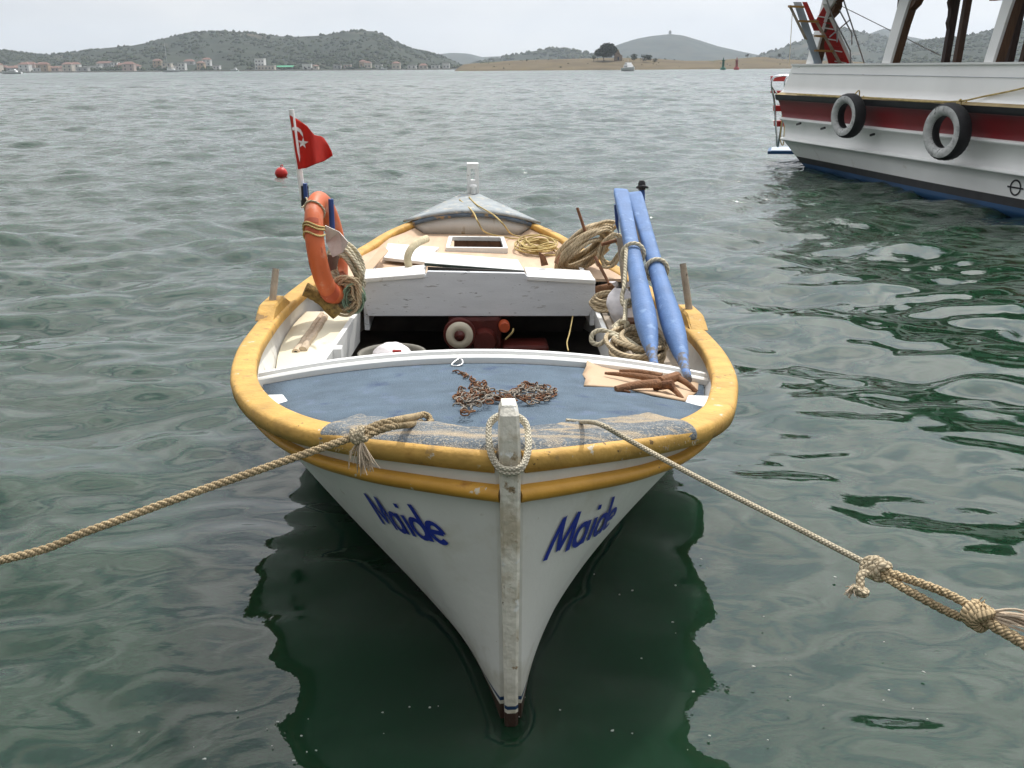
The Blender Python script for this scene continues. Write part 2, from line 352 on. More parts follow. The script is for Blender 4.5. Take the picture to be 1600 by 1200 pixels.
# ------------------------------------------------------------------ water
def smooth_np(x): x = np.clip(x, 0, 1); return x * x * (3 - 2 * x)
def build_water():
    y0 = -5.0
    r1 = 4.0 * (70 / 4.0) ** (np.arange(720) / 719)
    r2 = np.concatenate([70 * (380 / 70) ** (np.arange(1, 430) / 429), 380 * (3900 / 380) ** (np.arange(1, 60) / 59)])
    rr = np.concatenate([[0.3, 1.5, 2.8], r1, r2])
    half = R(78)
    q = np.linspace(-1, 1, 760); th = half * (0.55 * q + 0.45 * q ** 3)
    RR, TH = np.meshgrid(rr, th, indexing='ij')
    X = RR * np.sin(TH); Y = y0 + RR * np.cos(TH)
    Z = np.zeros_like(X)
    g = np.random.default_rng(11)
    spacing = np.maximum(RR * .0041, .012)
    # sheltered, long smooth undulation by the moored boat, shorter chop further out
    chop = smooth_np((Y - 2.5) / 8.0) * 0.50 + 0.50
    for i in range(70):
        lam = 0.26 * (3.0 / 0.26) ** (g.random() ** 1.15)
        ang = g.normal(0.15, 0.55) + math.pi / 2
        k = 2 * math.pi / lam
        # slope-limited amplitude
        steep = 0.030 if lam > 0.7 else 0.033
        amp = steep / k
        a = np.clip((lam / spacing - 2.0) / 2.0, 0, 1) * amp
        a = a * (chop if lam < 1.1 else (0.45 + 0.55 * chop))
        ph = g.random() * 6.283
        arg = k * (X * math.cos(ang) + Y * math.sin(ang)) + ph + 0.6 * np.sin(X * .7 + i) + .5 * np.sin(Y * .53 + 2 * i)
        s = np.sin(arg)
        Z += a * (s + 0.18 * np.cos(2 * arg))
    for i in range(64):          # short ripples
        lam = 0.15 * (0.62 / 0.15) ** g.random(); ang = g.normal(0.1, 0.7) + math.pi / 2; k = 2 * math.pi / lam
        a = np.clip((lam / spacing - 2.2) / 2.5, 0, 1) * (0.0165 / k) * (0.30 + 0.70 * smooth_np((Y - 3.2) / 5.0))
        arg = k * (X * math.cos(ang) + Y * math.sin(ang)) + g.random() * 6.283 + 0.9 * np.sin(X * 1.3 + i) + .9 * np.sin(Y * 1.1 + 2 * i)
        Z += a * np.sin(arg) * (0.65 + 0.35 * np.sin(.6 * X + .35 * Y + i * 1.7))
    for i in range(26):          # longer wind waves out on the open bay
        lam = 2.2 * (9.0 / 2.2) ** g.random(); ang = g.normal(0.25, 0.5) + math.pi / 2; k = 2 * math.pi / lam
        a = np.clip((lam / spacing - 2.0) / 2.5, 0, 1) * (0.020 / k) * smooth_np((Y - 14.0) / 50.0)
        Z += a * np.sin(k * (X * math.cos(ang) + Y * math.sin(ang)) + g.random() * 6.283 + 1.2 * np.sin(X * .11 + i) + 1.0 * np.sin(Y * .09 + 2 * i))
    Z *= smooth_np((440 - RR) / 160)
    n, m = X.shape
    co = np.stack([X, Y, Z], -1).reshape(-1, 3).astype(np.float32)
    idx = np.arange(n * m).reshape(n, m)
    F = np.stack([idx[:-1, :-1], idx[:-1, 1:], idx[1:, 1:], idx[1:, :-1]], -1).reshape(-1, 4)[:, ::-1]
    me = bpy.data.meshes.new('water')
    me.vertices.add(len(co)); me.vertices.foreach_set('co', co.ravel())
    me.loops.add(F.size); me.loops.foreach_set('vertex_index', F.ravel().astype(np.int32))
    me.polygons.add(len(F)); me.polygons.foreach_set('loop_start', np.arange(0, F.size, 4, dtype=np.int32))
    me.polygons.foreach_set('use_smooth', np.ones(len(F), dtype=bool))
    me.update(calc_edges=True)
    o = bpy.data.objects.new('water', me); COL.objects.link(o); o['kind'] = 'structure'
    m_ = bpy.data.materials.new('sea_water'); m_.use_nodes = True; t = m_.node_tree; N = t.nodes; L = t.links
    p = N['Principled BSDF']; p.inputs['Base Color'].default_value = (.014, .032, .017, 1)
    p.inputs['Roughness'].default_value = .035; p.inputs['IOR'].default_value = 1.45
    p.inputs['Subsurface Weight'].default_value = 1.0; p.inputs['Subsurface Radius'].default_value = (.35, .9, .6); p.inputs['Subsurface Scale'].default_value = 2.0
    c = N.new('ShaderNodeTexCoord')
    def noise(sc, scale, det, dist=0.0):
        mp = N.new('ShaderNodeMapping'); mp.inputs['Scale'].default_value = sc; mp.inputs['Rotation'].default_value = (0, 0, R(8))
        L.new(c.outputs['Object'], mp.inputs[0])
        n = N.new('ShaderNodeTexNoise'); n.inputs['Scale'].default_value = scale; n.inputs['Detail'].default_value = det
        n.inputs['Distortion'].default_value = dist
        L.new(mp.outputs[0], n.inputs['Vector']); return n.outputs[0]
    sp = N.new('ShaderNodeSeparateXYZ'); L.new(c.outputs['Object'], sp.inputs[0])
    def ramp(a, b, lo, hi):
        r_ = N.new('ShaderNodeMapRange'); r_.inputs[1].default_value = a; r_.inputs[2].default_value = b
        r_.inputs[3].default_value = lo; r_.inputs[4].default_value = hi; r_.interpolation_type = 'SMOOTHSTEP'
        L.new(sp.outputs['Y'], r_.inputs[0]); return r_.outputs[0]
    def bump(h, dist, strength, prev):
        b = N.new('ShaderNodeBump'); b.inputs['Distance'].default_value = dist
        if isinstance(strength, float): b.inputs['Strength'].default_value = strength
        else: L.new(strength, b.inputs['Strength'])
        L.new(h, b.inputs['Height'])
        if prev is not None: L.new(prev, b.inputs['Normal'])
        return b.outputs[0]
    b = bump(noise((1, 1.5, 1), 5.0, 4, .3), .034, ramp(8, 18, .06, 1.0), None)
    b = bump(noise((1, 1.3, 1), 1.3, 4), .15, ramp(9, 40, 0.0, .9), b)
    b = bump(noise((.7, 1, 1), .55, 3), .22, ramp(28, 80, 0.0, .9), b)
    b = bump(noise((.6, 1, 1), .20, 3), .42, ramp(25, 90, 0.0, .9), b)
    b = bump(noise((.35, 1, 1), .045, 3), 2.2, ramp(60, 260, 0.0, .9), b)
    L.new(b, p.inputs['Normal'])
    rg = N.new('ShaderNodeMath'); rg.operation = 'MULTIPLY'; L.new(ramp(60, 340, .03, .30), rg.inputs[0])
    r3 = N.new('ShaderNodeMapRange'); r3.inputs[1].default_value = .35; r3.inputs[2].default_value = .65; r3.inputs[3].default_value = .45; r3.inputs[4].default_value = 1.1; L.new(noise((.3, 1, 1), .09, 4), r3.inputs[0])
    L.new(r3.outputs[0], rg.inputs[1]); L.new(rg.outputs[0], p.inputs['Roughness'])
    # broad murk: slightly greener and browner patches of suspended silt
    mxx = N.new('ShaderNodeMix'); mxx.data_type = 'RGBA'; mxx.inputs['A'].default_value = (.0065, .0270, .0122, 1); mxx.inputs['B'].default_value = (.0110, .0370, .0190, 1)
    L.new(noise((1, 1, 1), .5, 3), mxx.inputs['Factor']); L.new(mxx.outputs['Result'], p.inputs['Base Color'])
    me.materials.append(m_)
build_water()

# small flecks of foam and grit floating on the calm water
def build_flecks():
    mb = MB()
    spots = []
    g = random.Random(5)
    for i in range(42): spots.append((g.uniform(470, 1120), g.uniform(880, 1190)))
    for i in range(26): spots.append((g.uniform(150, 600), g.uniform(900, 1190)))
    for i in range(18): spots.append((g.uniform(1050, 1560), g.uniform(760, 1180)))
    spots += [(647, 1049), (685, 1104), (672, 1106), (640, 1105), (592, 1162), (665, 1180)]
    for px, py in spots:
        p = atz(px, py, .006)
        r_ = g.choice([.0012, .002, .002, .003, .004])
        n = 7; ring = []
        for k in range(n):
            a = 6.283 * k / n; q = r_ * g.uniform(.6, 1.3); ring.append(p + V(math.cos(a) * q * 1.5, math.sin(a) * q, 0))
        mb.hexa(ring, [x + V(0, 0, .003) for x in ring])
    o = mb.build('foam_flecks', M('foam_fleck', (.40, .42, .38), .7, bump=0)); o['kind'] = 'stuff'
build_flecks()

# ------------------------------------------------------------------ far shores
def hory(px): return HOR - (px - 800) * math.tan(R(-ROLL)) * 1.0
_gt = np.random.default_rng(3)
_PH = _gt.random((24, 3))
def fbm(x, y, lam):
    s = 0.0; a = 1.0
    for o_ in range(4):
        k = 6.283 / lam * 2 ** o_
        for j in range(3):
            q = _PH[o_ * 3 + j]; an = q[0] * 6.283
            s += a * math.sin(k * (x * math.cos(an) + y * math.sin(an)) + q[1] * 40)
        a *= .5
    return s / 3
class Hill:
    """relief: a silhouette in degrees of view turned into heights at its own distance, falling to the shore in front and away behind"""
    def __init__(s, name, prof, d_shore, d_ridge, d_back, mat, pw=1.0, base=.6, rough=1.0, nd=40, step=8):
        s.prof = prof; s.ds, s.dr, s.db, s.pw, s.base, s.rough = d_shore, d_ridge, d_back, pw, base, rough
        x0, x1 = prof[0][0], prof[-1][0]
        pxs = list(np.arange(x0, x1 + .1, step)); rows = []
        ds = [d_shore - 6] + [d_shore + (d_ridge - d_shore) * (i / nd) for i in range(nd + 1)] + [d_ridge + (d_back - d_ridge) * (i / 10) for i in range(1, 11)]
        for d in ds:
            rows.append([s.pt(px, d) for px in pxs])
        mb = MB(); mb.grid(rows, True)
        s.o = mb.build(name, mat); s.o['kind'] = 'structure'
    def ridge(s, px):
        xs = [a for a, b in s.prof]; ys = [b for a, b in s.prof]
        return max(0.0, (hory(px) - float(np.interp(px, xs, ys))) / CAM_F * s.dr + CAM_H)
    def pt(s, px, d):
        x = (px - 800) / CAM_F * d
        if d < s.ds: return V(x, d, -.8)
        h = s.ridge(px)
        if d <= s.dr:
            t = (d - s.ds) / (s.dr - s.ds); f = t ** s.pw if s.pw != 1 else t
            f = .35 * f + .65 * sstep(f)
        else: f = max(0, 1 - (d - s.dr) / (s.db - s.dr)) ** .8
        z = s.base + h * f + s.rough * fbm(x, d, 140) * min(1, f * 3) * (.25 if abs(f - 1) < .1 else 1)
        edge = min(1, (px - s.prof[0][0] + 1) / 14, (s.prof[-1][0] - px + 1) / 14)
        return V(x, d, max(-.8, z * edge - (1 - edge) * .8 if edge < 1 else z))

SCRUB = lambda n, a, b, th=.5, dry=(.13, .105, .06): M(n, a, .95, var=.35, vs=.03, bump=0, chips=[(b, .47, .02, .12), (dry, th, .009, .06)], spec=.1)
m_hill = SCRUB('hill_maquis', (.022, .029, .017), (.031, .037, .021), .61, (.075, .062, .04))
m_far = SCRUB('far_hill_maquis', (.026, .034, .026), (.042, .045, .032), .64, (.07, .06, .042))
m_islet = M('dry_grass_ground', (.118, .092, .055), .95, var=.25, vs=.05, bump=0, chips=[((.13, .10, .05), .55, .08, .1), ((.075, .075, .035), .63, .05, .05)], spec=.1)
FAR = Hill('far_blue_hill', [(640, 100), (690, 88), (715, 85), (740, 86), (760, 91), (790, 90), (830, 92), (900, 96), (960, 99)], 2600, 3000, 3600, m_far, rough=2)
CONE = Hill('cone_hill', [(900, 92), (930, 84), (960, 74), (985, 66), (1010, 61), (1035, 59), (1055, 61), (1085, 69), (1110, 76), (1140, 83), (1180, 90), (1230, 98), (1260, 101)], 2200, 2700, 3400, m_far, rough=2.5)
MID = Hill('island_hill', [(1150, 99), (1175, 88), (1200, 79), (1225, 70), (1245, 61), (1265, 56), (1290, 52), (1330, 58), (1380, 72), (1420, 84), (1470, 95)], 1500, 1900, 2500, m_hill, rough=2)
PEAK = Hill('grey_peak', [(1270, 96), (1300, 70), (1325, 60), (1348, 51), (1362, 52), (1385, 62), (1420, 68), (1480, 80), (1560, 92), (1600, 97)], 2400, 2900, 3500, m_far, rough=3)
RIGHT = Hill('green_hillside', [(1340, 97), (1375, 77), (1420, 67), (1470, 61), (1500, 56), (1540, 45), (1580, 33), (1610, 26), (1700, 8), (1850, -20), (2000, -10)], 1000, 1500, 2100, m_hill, pw=1.0, rough=2)
LEFT = Hill('long_wooded_hill', [(-300, 87.2), (-150, 81.2), (0, 80.2), (40, 80.2), (75, 85.2), (100, 88.2), (135, 88.2), (165, 84.2), (205, 79.2), (240, 76.2), (275, 69.2), (310, 62.2), (345, 57.2), (380, 56.2), (420, 57.2), (455, 62.2), (490, 63.2), (525, 62.2), (548, 57.2), (575, 53.9), (600, 55.4), (615, 60.4), (630, 69.4), (655, 80.4), (680, 86.4), (700, 90.4), (716, 98.4), (735, 106.4), (750, 108.4)], 960, 1500, 2300, m_hill, pw=1.25, rough=3, nd=60, step=6)
LOW = Hill('low_wooded_ridge', [(730, 100), (760, 96), (800, 90), (830, 84), (855, 80), (880, 80), (905, 84), (925, 88), (960, 93), (1000, 97)], 1500, 1750, 2100, m_hill, rough=1.5)
ISLET = Hill('grassy_islet', [(716, 104.6), (735, 102.7), (760, 100.5), (800, 98.0), (850, 96.2), (900, 95.1), (940, 94.1), (980, 94.1), (1020, 95.1), (1060, 97.7), (1100, 97.7), (1135, 94.8), (1165, 92.6), (1180, 92.6), (1200, 95.5), (1235, 96.9), (1280, 98.4), (1340, 99.8)], 560, 640, 760, m_islet, rough=.25, base=.9, nd=24)

LEAF = [M('tree_foliage_%s' % n, c, .9, var=.35, vs=.6, bump=0, spec=.15) for n, c in (('dark', (.022, .032, .013)), ('mid', (.038, .050, .020)), ('olive', (.060, .066, .032)))]
TRUNK = M('tree_bark', (.09, .065, .045), .9, var=.3, vs=3, bump=.3)

# woods and maquis that read as one mass on the slopes
def scatter_wood(name, hill, n, px0, px1, d0, d1, size, seed, mats):
    g = random.Random(seed); mb = MB()
    for i in range(n):
        px = g.uniform(px0, px1); d = g.uniform(d0, d1); p = hill.pt(px, d)
        if p.z < 1.0: continue
        if fbm(p.x + 300, p.y, 260) + g.uniform(-.35, .35) + .5 * fbm(p.x * 1.7, p.y + 90, 70) < -.22: continue
        s = (g.random() ** 1.6 * .95 + .35) * size; seg = 5; p.z -= .35 * s
        top = p + V(g.uniform(-.2, .2) * s, 0, s * g.uniform(.9, 1.3)); a0 = g.uniform(0, 6)
        r1 = [p + V(math.cos(a0 + 6.283 * k / seg) * s * g.uniform(.55, .9), math.sin(a0 + 6.283 * k / seg) * s * .7, -.2) for k in range(seg)]
        r2 = [p + V(math.cos(a0 + .6 + 6.283 * k / seg) * s * g.uniform(.45, .85), math.sin(a0 + .6 + 6.283 * k / seg) * s * .65, s * g.uniform(.45, .8)) for k in range(seg)]
        vs_ = r1 + r2 + [top]
        fs = [(k, (k + 1) % seg, seg + (k + 1) % seg, seg + k) for k in range(seg)] + [(seg + k, seg + (k + 1) % seg, 2 * seg) for k in range(seg)]
        mb.add(vs_, fs, False, mi=g.choice([0, 0, 1, 1, 2]))
    o = mb.build(name, mats); o['kind'] = 'stuff'
scatter_wood('hillside_wood', LEFT, 8000, -200, 735, 985, 1560, 3.6, 21, LEAF)
scatter_wood('right_hillside_wood', RIGHT, 4600, 1350, 1850, 1010, 1560, 3.4, 22, LEAF)
scatter_wood('island_wood', MID, 900, 1165, 1450, 1520, 1930, 6.0, 23, LEAF)
scatter_wood('low_ridge_wood', LOW, 700, 750, 980, 1520, 1770, 6.0, 24, LEAF)
scatter_wood('islet_scrub', ISLET, 150, 740, 1330, 566, 660, .7, 25, LEAF)

# ------------------------------------------------------------------ the town on the far shore
H_WALL = {n: M('house_wall_' + n, c, .85, var=.08, vs=.4, bump=0, spec=.1) for n, c in
          (('white', (.66, .65, .62)), ('cream', (.58, .52, .44)), ('pink', (.52, .41, .36)), ('grey', (.42, .41, .40)), ('tan', (.44, .33, .23)))}
H_ROOF = M('house_clay_roof', (.22, .135, .11), .9, var=.25, vs=1.5, bump=0, spec=.1)
H_FLAT = M('house_flat_roof', (.45, .43, .40), .9, var=.15, vs=1, bump=0, spec=.1)
H_WIN = M('house_window_glass', (.03, .035, .045), .3, var=.1, bump=0)
ORD = ['first', 'second', 'third', 'fourth', 'fifth', 'sixth', 'seventh', 'eighth', 'ninth', 'tenth', 'eleventh', 'twelfth', 'thirteenth', 'fourteenth', 'fifteenth',
       'sixteenth', 'seventeenth', 'eighteenth', 'nineteenth', 'twentieth', 'twenty-first', 'twenty-second', 'twenty-third', 'twenty-fourth', 'twenty-fifth', 'twenty-sixth',
       'twenty-seventh', 'twenty-eighth', 'twenty-ninth', 'thirtieth', 'thirty-first', 'thirty-second', 'thirty-third', 'thirty-fourth', 'thirty-fifth', 'thirty-sixth', 'thirty-seventh', 'thirty-eighth', 'thirty-ninth', 'fortieth',
       'forty-first', 'forty-second', 'forty-third', 'forty-fourth', 'forty-fifth', 'forty-sixth', 'forty-seventh', 'forty-eighth', 'forty-ninth', 'fiftieth', 'fifty-first', 'fifty-second', 'fifty-third', 'fifty-fourth', 'fifty-fifth', 'fifty-sixth']
def house(px, d, wd, dp, h, col, roof, label, name='shore_house', windows=2):
    p = LEFT.pt(px, d); z0 = max(p.z, .4) - .8; x, y = p.x, p.y
    t = thing(name, label, 'house' if name == 'shore_house' else 'building', (x, y, z0), 'houses along the far shore' if name == 'shore_house' else None)
    MB().box((x, y, z0 + (h + .8) / 2), (wd, dp, h + .8)).build('wall', H_WALL[col], t)
    zt = z0 + h + .8; m = MB()
    if roof == 'red':
        e = .4; rh = wd * .16 + .5
        a = [V(x - wd / 2 - e, y - dp / 2 - e, zt + .02), V(x + wd / 2 + e, y - dp / 2 - e, zt + .02), V(x + wd / 2 + e, y + dp / 2 + e, zt + .02), V(x - wd / 2 - e, y + dp / 2 + e, zt + .02)]
        rd = [V(x - wd / 2 + dp * .35, y - .05, zt + rh), V(x + wd / 2 - dp * .35, y - .05, zt + rh), V(x + wd / 2 - dp * .35, y + .05, zt + rh), V(x - wd / 2 + dp * .35, y + .05, zt + rh)]
        m.hexa(a, rd).build('roof', H_ROOF, t)
    else:
        m.box((x, y, zt + .22), (wd + .5, dp + .5, .4)).build('roof', H_FLAT, t)
    nx = max(1, min(windows, int(wd // 2.6)))
    for fl in range(max(1, int(h // 3.2))):
        for k in range(nx):
            wx = x - wd / 2 + wd * (k + .5) / nx
            MB().box((wx, y - dp / 2 - .03, z0 + .8 + 1.7 + fl * 3.1), (1.2, .12, 1.4)).build('window', H_WIN, t)
spec = [(3, 'pink', 'red'), (14, 'cream', 'red'), (26, 'white', 'flat'), (39, 'cream', 'red'), (52, 'pink', 'red'), (63, 'grey', 'red'), (72, 'tan', 'red'), (82, 'white', 'red'), (90, 'pink', 'red'),
        (101, 'white', 'flat'), (109, 'tan', 'red'), (118, 'cream', 'red'), (128, 'pink', 'red'), (138, 'pink', 'red'), (146, 'cream', 'red'), (157, 'white', 'red'), (168, 'grey', 'flat'),
        (177, 'white', 'flat'), (187, 'white', 'flat'), (197, 'white', 'red'), (207, 'grey', 'red'), (216, 'white', 'flat'), (224, 'tan', 'red'), (236, 'pink', 'red'), (247, 'pink', 'red'), (279, 'tan', 'red'),
        (293, 'cream', 'flat'), (305, 'white', 'flat'), (315, 'white', 'flat'), (326, 'grey', 'red'), (343, 'tan', 'red'), (352, 'white', 'red'), (366, 'white', 'flat'), (500, 'white', 'flat'),
        (513, 'cream', 'red'), (545, 'grey', 'flat'), (560, 'pink', 'flat'), (583, 'tan', 'red'), (590, 'cream', 'red'), (606, 'white', 'flat'), (632, 'cream', 'red'), (655, 'white', 'flat'), (672, 'cream', 'red'), (690, 'white', 'flat'), (706, 'white', 'flat')]
gh = random.Random(9)
for i, (px, c_, rf) in enumerate(spec):
    d = 985 + gh.choice([0, 12, 26, 55, 85, 120]) * (1 if px < 380 else .5); wd = gh.uniform(6, 11) * (1.1 if px < 380 else .8); h = gh.choice([3.4, 3.6, 6.4, 6.6]) if px < 380 else gh.choice([3.2, 3.4, 5])
    house(px, d, wd, gh.uniform(6, 8), h, c_, rf, '%s house with %s roof, %s from the left along the far shore' % (c_, 'red tiled' if rf == 'red' else 'pale flat', ORD[i]))
house(431, 982, 9, 9, 10.5, 'white', 'flat', 'tallest white flat-roofed block on the far shore, left of a green awning', 'shore_block', 3)
house(440, 976, 16, 7, 4.0, 'cream', 'flat', 'long low cream building in front of the tall white shore block', 'shore_block', 5)
def awning():
    p = aty(445, 101, 966)
    t = thing('green_awning', 'small bright green awning beside the tall white shore block', 'awning', (p.x, p.y, 0))
    MB().hexa([V(p.x - 8, p.y - 2, 3.3), V(p.x + 8, p.y - 2, 3.3), V(p.x + 8, p.y + 4, 4.4), V(p.x - 8, p.y + 4, 4.4)], [V(p.x - 8, p.y - 2, 3.6), V(p.x + 8, p.y - 2, 3.6), V(p.x + 8, p.y + 4, 4.8), V(p.x - 8, p.y + 4, 4.8)]).build('canopy', M('green_awning_cloth', (.05, .30, .16), .8, bump=0), t)
    for dx in (-7.5, 7.5): MB().tube([V(p.x + dx, p.y - 1.5, -.5), V(p.x + dx, p.y - 1.5, 3.4)], .15, 6).build('post', H_FLAT, t)
awning()
def quay():
    rows = []
    mb = MB()
    for a, b in ((-300, 320), (330, 735)):
        pts = [LEFT.pt(px, 962) for px in np.arange(a, b, 12)]
        for p, q in zip(pts, pts[1:]): mb.box(((p.x + q.x) / 2, 957.5, .1), (q.x - p.x + .02, 3, 1.8))
    o = mb.build('waterfront', M('pale_waterfront_stone', (.36, .33, .28), .9, var=.2, vs=.2, bump=0)); o['kind'] = 'structure'
quay()

# ------------------------------------------------------------------ far craft
BOATWHITE = M('far_boat_white', (.75, .75, .74), .4, var=.04, bump=0)
def far_hull(mb, c, L, B, H, ax=(1, 0, 0)):
    """small hull, pointed at +ax end, with sheer and raked stem"""
    ax = Vector(ax).normalized(); sd = V(-ax.y, ax.x, 0); rows = []
    for i in range(9):
        u = i / 8; b = B / 2 * (1 - max(0, (u - .45) / .55) ** 2.2) * (.85 + .15 * min(1, u * 4)); sh = H * (1 + .35 * u * u)
        q = Vector(c) + ax * (L * (u - .5)); rows.append([q + sd * b + V(0, 0, sh), q + sd * (b * .82) + V(0, 0, .12 * H), q + V(0, 0, -.35 * H), q - sd * (b * .82) + V(0, 0, .12 * H), q - sd * b + V(0, 0, sh)])
    mb.grid(rows, True); mb.add(rows[0], [tuple(range(5))]); mb.add([r_[0] for r_ in rows] + [r_[4] for r_ in rows], [(i, i + 1, 10 + i, 9 + i) for i in range(8)])
    return mb
def motor_boat(px, py, d, L, B, H, ax, label):
    p = aty(px, py, d); t = thing('motor_boat', label, 'boat', (p.x, d, 0), None)
    far_hull(MB(), (p.x, d, 0), L, B, H, ax).build('hull', BOATWHITE, t)
    A_ = Vector(ax).normalized(); S_ = V(-A_.y, A_.x, 0); c = V(p.x, d, 0)
    def blk(u0, u1, b0, z0, z1, rake): 
        lo = [c + A_ * u0 - S_ * b0 + V(0, 0, z0), c + A_ * u1 - S_ * b0 + V(0, 0, z0), c + A_ * u1 + S_ * b0 + V(0, 0, z0), c + A_ * u0 + S_ * b0 + V(0, 0, z0)]
        hi = [c + A_ * (u0 + rake * .3) - S_ * (b0 * .88) + V(0, 0, z1), c + A_ * (u1 - rake) - S_ * (b0 * .88) + V(0, 0, z1), c + A_ * (u1 - rake) + S_ * (b0 * .88) + V(0, 0, z1), c + A_ * (u0 + rake * .3) + S_ * (b0 * .88) + V(0, 0, z1)]
        return MB().hexa(lo, hi)
    blk(-L * .28, L * .18, B * .36, H * .9, H * 2.0, L * .06).build('cabin', BOATWHITE, t)
    blk(-L * .20, L * .131, B * .365, H * 1.35, H * 1.72, L * .02).build('window', H_WIN, t)
    blk(-L * .2, L * .05, B * .3, H * 2.02, H * 2.7, L * .05).build('flybridge', BOATWHITE, t)
    blk(-L * .16, L * .02, B * .305, H * 2.3, H * 2.5, L * .02).build('window', H_WIN, t)
    MB().tube([c + A_ * (-L * .1) + V(0, 0, H * 2.6), c + A_ * (-L * .14) + V(0, 0, H * 3.9)], .06, 5).build('mast', STEEL, t)
    return t
motor_boat(983, 101, 420, 11, 3.9, 1.25, (.25, -1, 0), 'white motor boat with flybridge lying off the grassy islet')
motor_boat(18, 111, 640, 12, 4, 1.1, (-1, -.1, 0), 'long low white motor boat at the left end of the far shore')
motor_boat(366, 104, 930, 8, 3, 1.1, (-1, .1, 0), 'small white motor boat close under the far shore houses')
motor_boat(598, 103, 930, 7, 3, 1.0, (1, .1, 0), 'tiny white motor boat right of the green awning on the far shore')
def sail_boat():
    d = 800; p = aty(268, 106, d); t = thing('moored_sailboat', 'white sailboat with one tall bare mast moored off the town', 'sailboat', (p.x, d, 0))
    far_hull(MB(), (p.x, d, 0), 14, 4, 1.3, (1, -.2, 0)).build('hull', BOATWHITE, t)
    MB().box((p.x - .5, d, 2.0), (6, 2.4, 1.2)).build('cabin', BOATWHITE, t, bevel=.2)
    MB().tube([V(p.x - 3.2, d, 1.2), V(p.x - 3.4, d, 22)], [.22, .14], 6).build('mast', STEEL, t)
    MB().tube([V(p.x - 3.2, d, 3.4), V(p.x + 4, d, 3.3)], .16, 6).build('boom', STEEL, t)
    MB().tube([V(p.x - 3.2, d, 13), V(p.x - 3.2, d - 1.6, 13)], .08, 5).build('spreader', STEEL, t)
sail_boat()

# ------------------------------------------------------------------ islet trees, ruin and beacons
def crown_tree(name, px, d, hill, ht, cw, ch, label, cat='tree', trunk=True, seed=1, z0=None, mat=0, n=420):
    g = random.Random(seed); p = hill.pt(px, d); base = V(p.x, p.y, p.z - .3); t = thing(name, label, cat, base)
    cz = ht - ch * .5; tm = MB()
    if trunk:
        tm.tube(spline([base, base + V(.1 * ht * g.uniform(-1, 1), 0, ht * .35), base + V(0, 0, ht * .7)], 4), [.05 * ht * .6 * (1 - .6 * i / 8) for i in range(9)], 7)
        for k in range(6):
            a = 6.283 * k / 6 + g.random()
            tm.tube([base + V(0, 0, ht * (.3 + .05 * k)), base + V(math.cos(a) * cw * .3, math.sin(a) * cw * .3, cz + g.uniform(-.1, .3) * ch)], [.02 * ht, .008 * ht], 5)
        tm.build('trunk', TRUNK, t)
    m = MB(); lumps = [(g.gauss(0, .17) * cw, g.gauss(0, .17) * cw, g.uniform(-.30, .30) * ch, g.uniform(.16, .28)) for _ in range(17)]
    for i in range(n):
        lx, ly, lz, lr = g.choice(lumps)
        a, b = g.uniform(0, 6.283), math.acos(g.uniform(-1, 1)); rr_ = lr * cw * g.uniform(.5, 1.05)
        c = base + V(lx + math.cos(a) * math.sin(b) * rr_, ly + math.sin(a) * math.sin(b) * rr_, cz + lz + math.cos(b) * rr_ * ch / cw)
        s = cw * g.uniform(.025, .06); u = V(g.gauss(0, 1), g.gauss(0, 1), g.gauss(0, 1)).normalized(); v = u.orthogonal().normalized(); w_ = u.cross(v)
        m.add([c + v * s, c + w_ * s * .8, c - v * s, c - w_ * s * .8, c + u * s * .5], [(0, 1, 4), (1, 2, 4), (2, 3, 4), (3, 0, 4), (3, 2, 1, 0)], mi=g.choice([mat, mat, 1, 0]))
    m.build('crown', LEAF, t)
crown_tree('round_tree', 940, 610, ISLET, 10.2, 13.0, 7.8, 'largest round dark tree standing on the grassy islet', seed=3, n=2600)
crown_tree('leaning_tree', 925, 606, ISLET, 4.2, 3.6, 2.6, 'small tree just left of the largest islet tree', seed=4, mat=1, n=260)
crown_tree('shrub', 984, 604, ISLET, 5.0, 5.6, 3.6, 'dark bush behind the white motor boat on the islet', 'shrub', False, 5, n=420)
crown_tree('shrub', 1003, 604, ISLET, 5.0, 7.5, 4.4, 'broad dark bush right of the motor boat on the islet', 'shrub', False, 6, n=520)
crown_tree('shrub', 1016, 602, ISLET, 3.2, 4.0, 2.8, 'smallest bush at the right end of the islet bushes', 'shrub', False, 7, mat=1, n=260)
crown_tree('round_tree', 1199, 640, ISLET, 3.6, 3.6, 2.2, 'lone tiny tree on the islet shore by the tour boat stern', seed=8, n=260)
crown_tree('round_tree', 1152, 632, ISLET, 3.0, 3.4, 2.0, 'tiny low tree on the rise above the red beacon', seed=9, n=220)
def ruin():
    d = 612; p = ISLET.pt(960, d); t = thing('ruined_house', 'roofless stone ruin beside the largest islet tree', 'ruin', (p.x, d, p.z - .3)); z = p.z - .3
    st = M('ruin_stone', (.27, .20, .14), .95, var=.3, vs=1.2, bump=.3)
    x = p.x
    MB().prism([V(x - 2.4, d - 2, z), V(x + 2.6, d - 2, z), V(x + 2.6, d - 2, z + 3.2), V(x + 1.2, d - 2, z + 4.0), V(x + .2, d - 2, z + 6.6), V(x - .8, d - 2, z + 6.9), V(x - 1.4, d - 2, z + 5.0), V(x - 2.4, d - 2, z + 4.2)], (0, .6, 0)).build('wall', st, t)
    MB().prism([V(x + 2.0, d - 1.4, z), V(x + 2.0, d + 3, z), V(x + 2.0, d + 3, z + 2.2), V(x + 2.0, d + 1, z + 3.4), V(x + 2.0, d - 1.4, z + 3.0)], (.5, 0, 0)).build('wall', st, t)
    MB().box((x + .2, d - 2.05, z + 1.5), (.9, .3, 1.8)).build('doorway', H_WIN, t)
ruin()
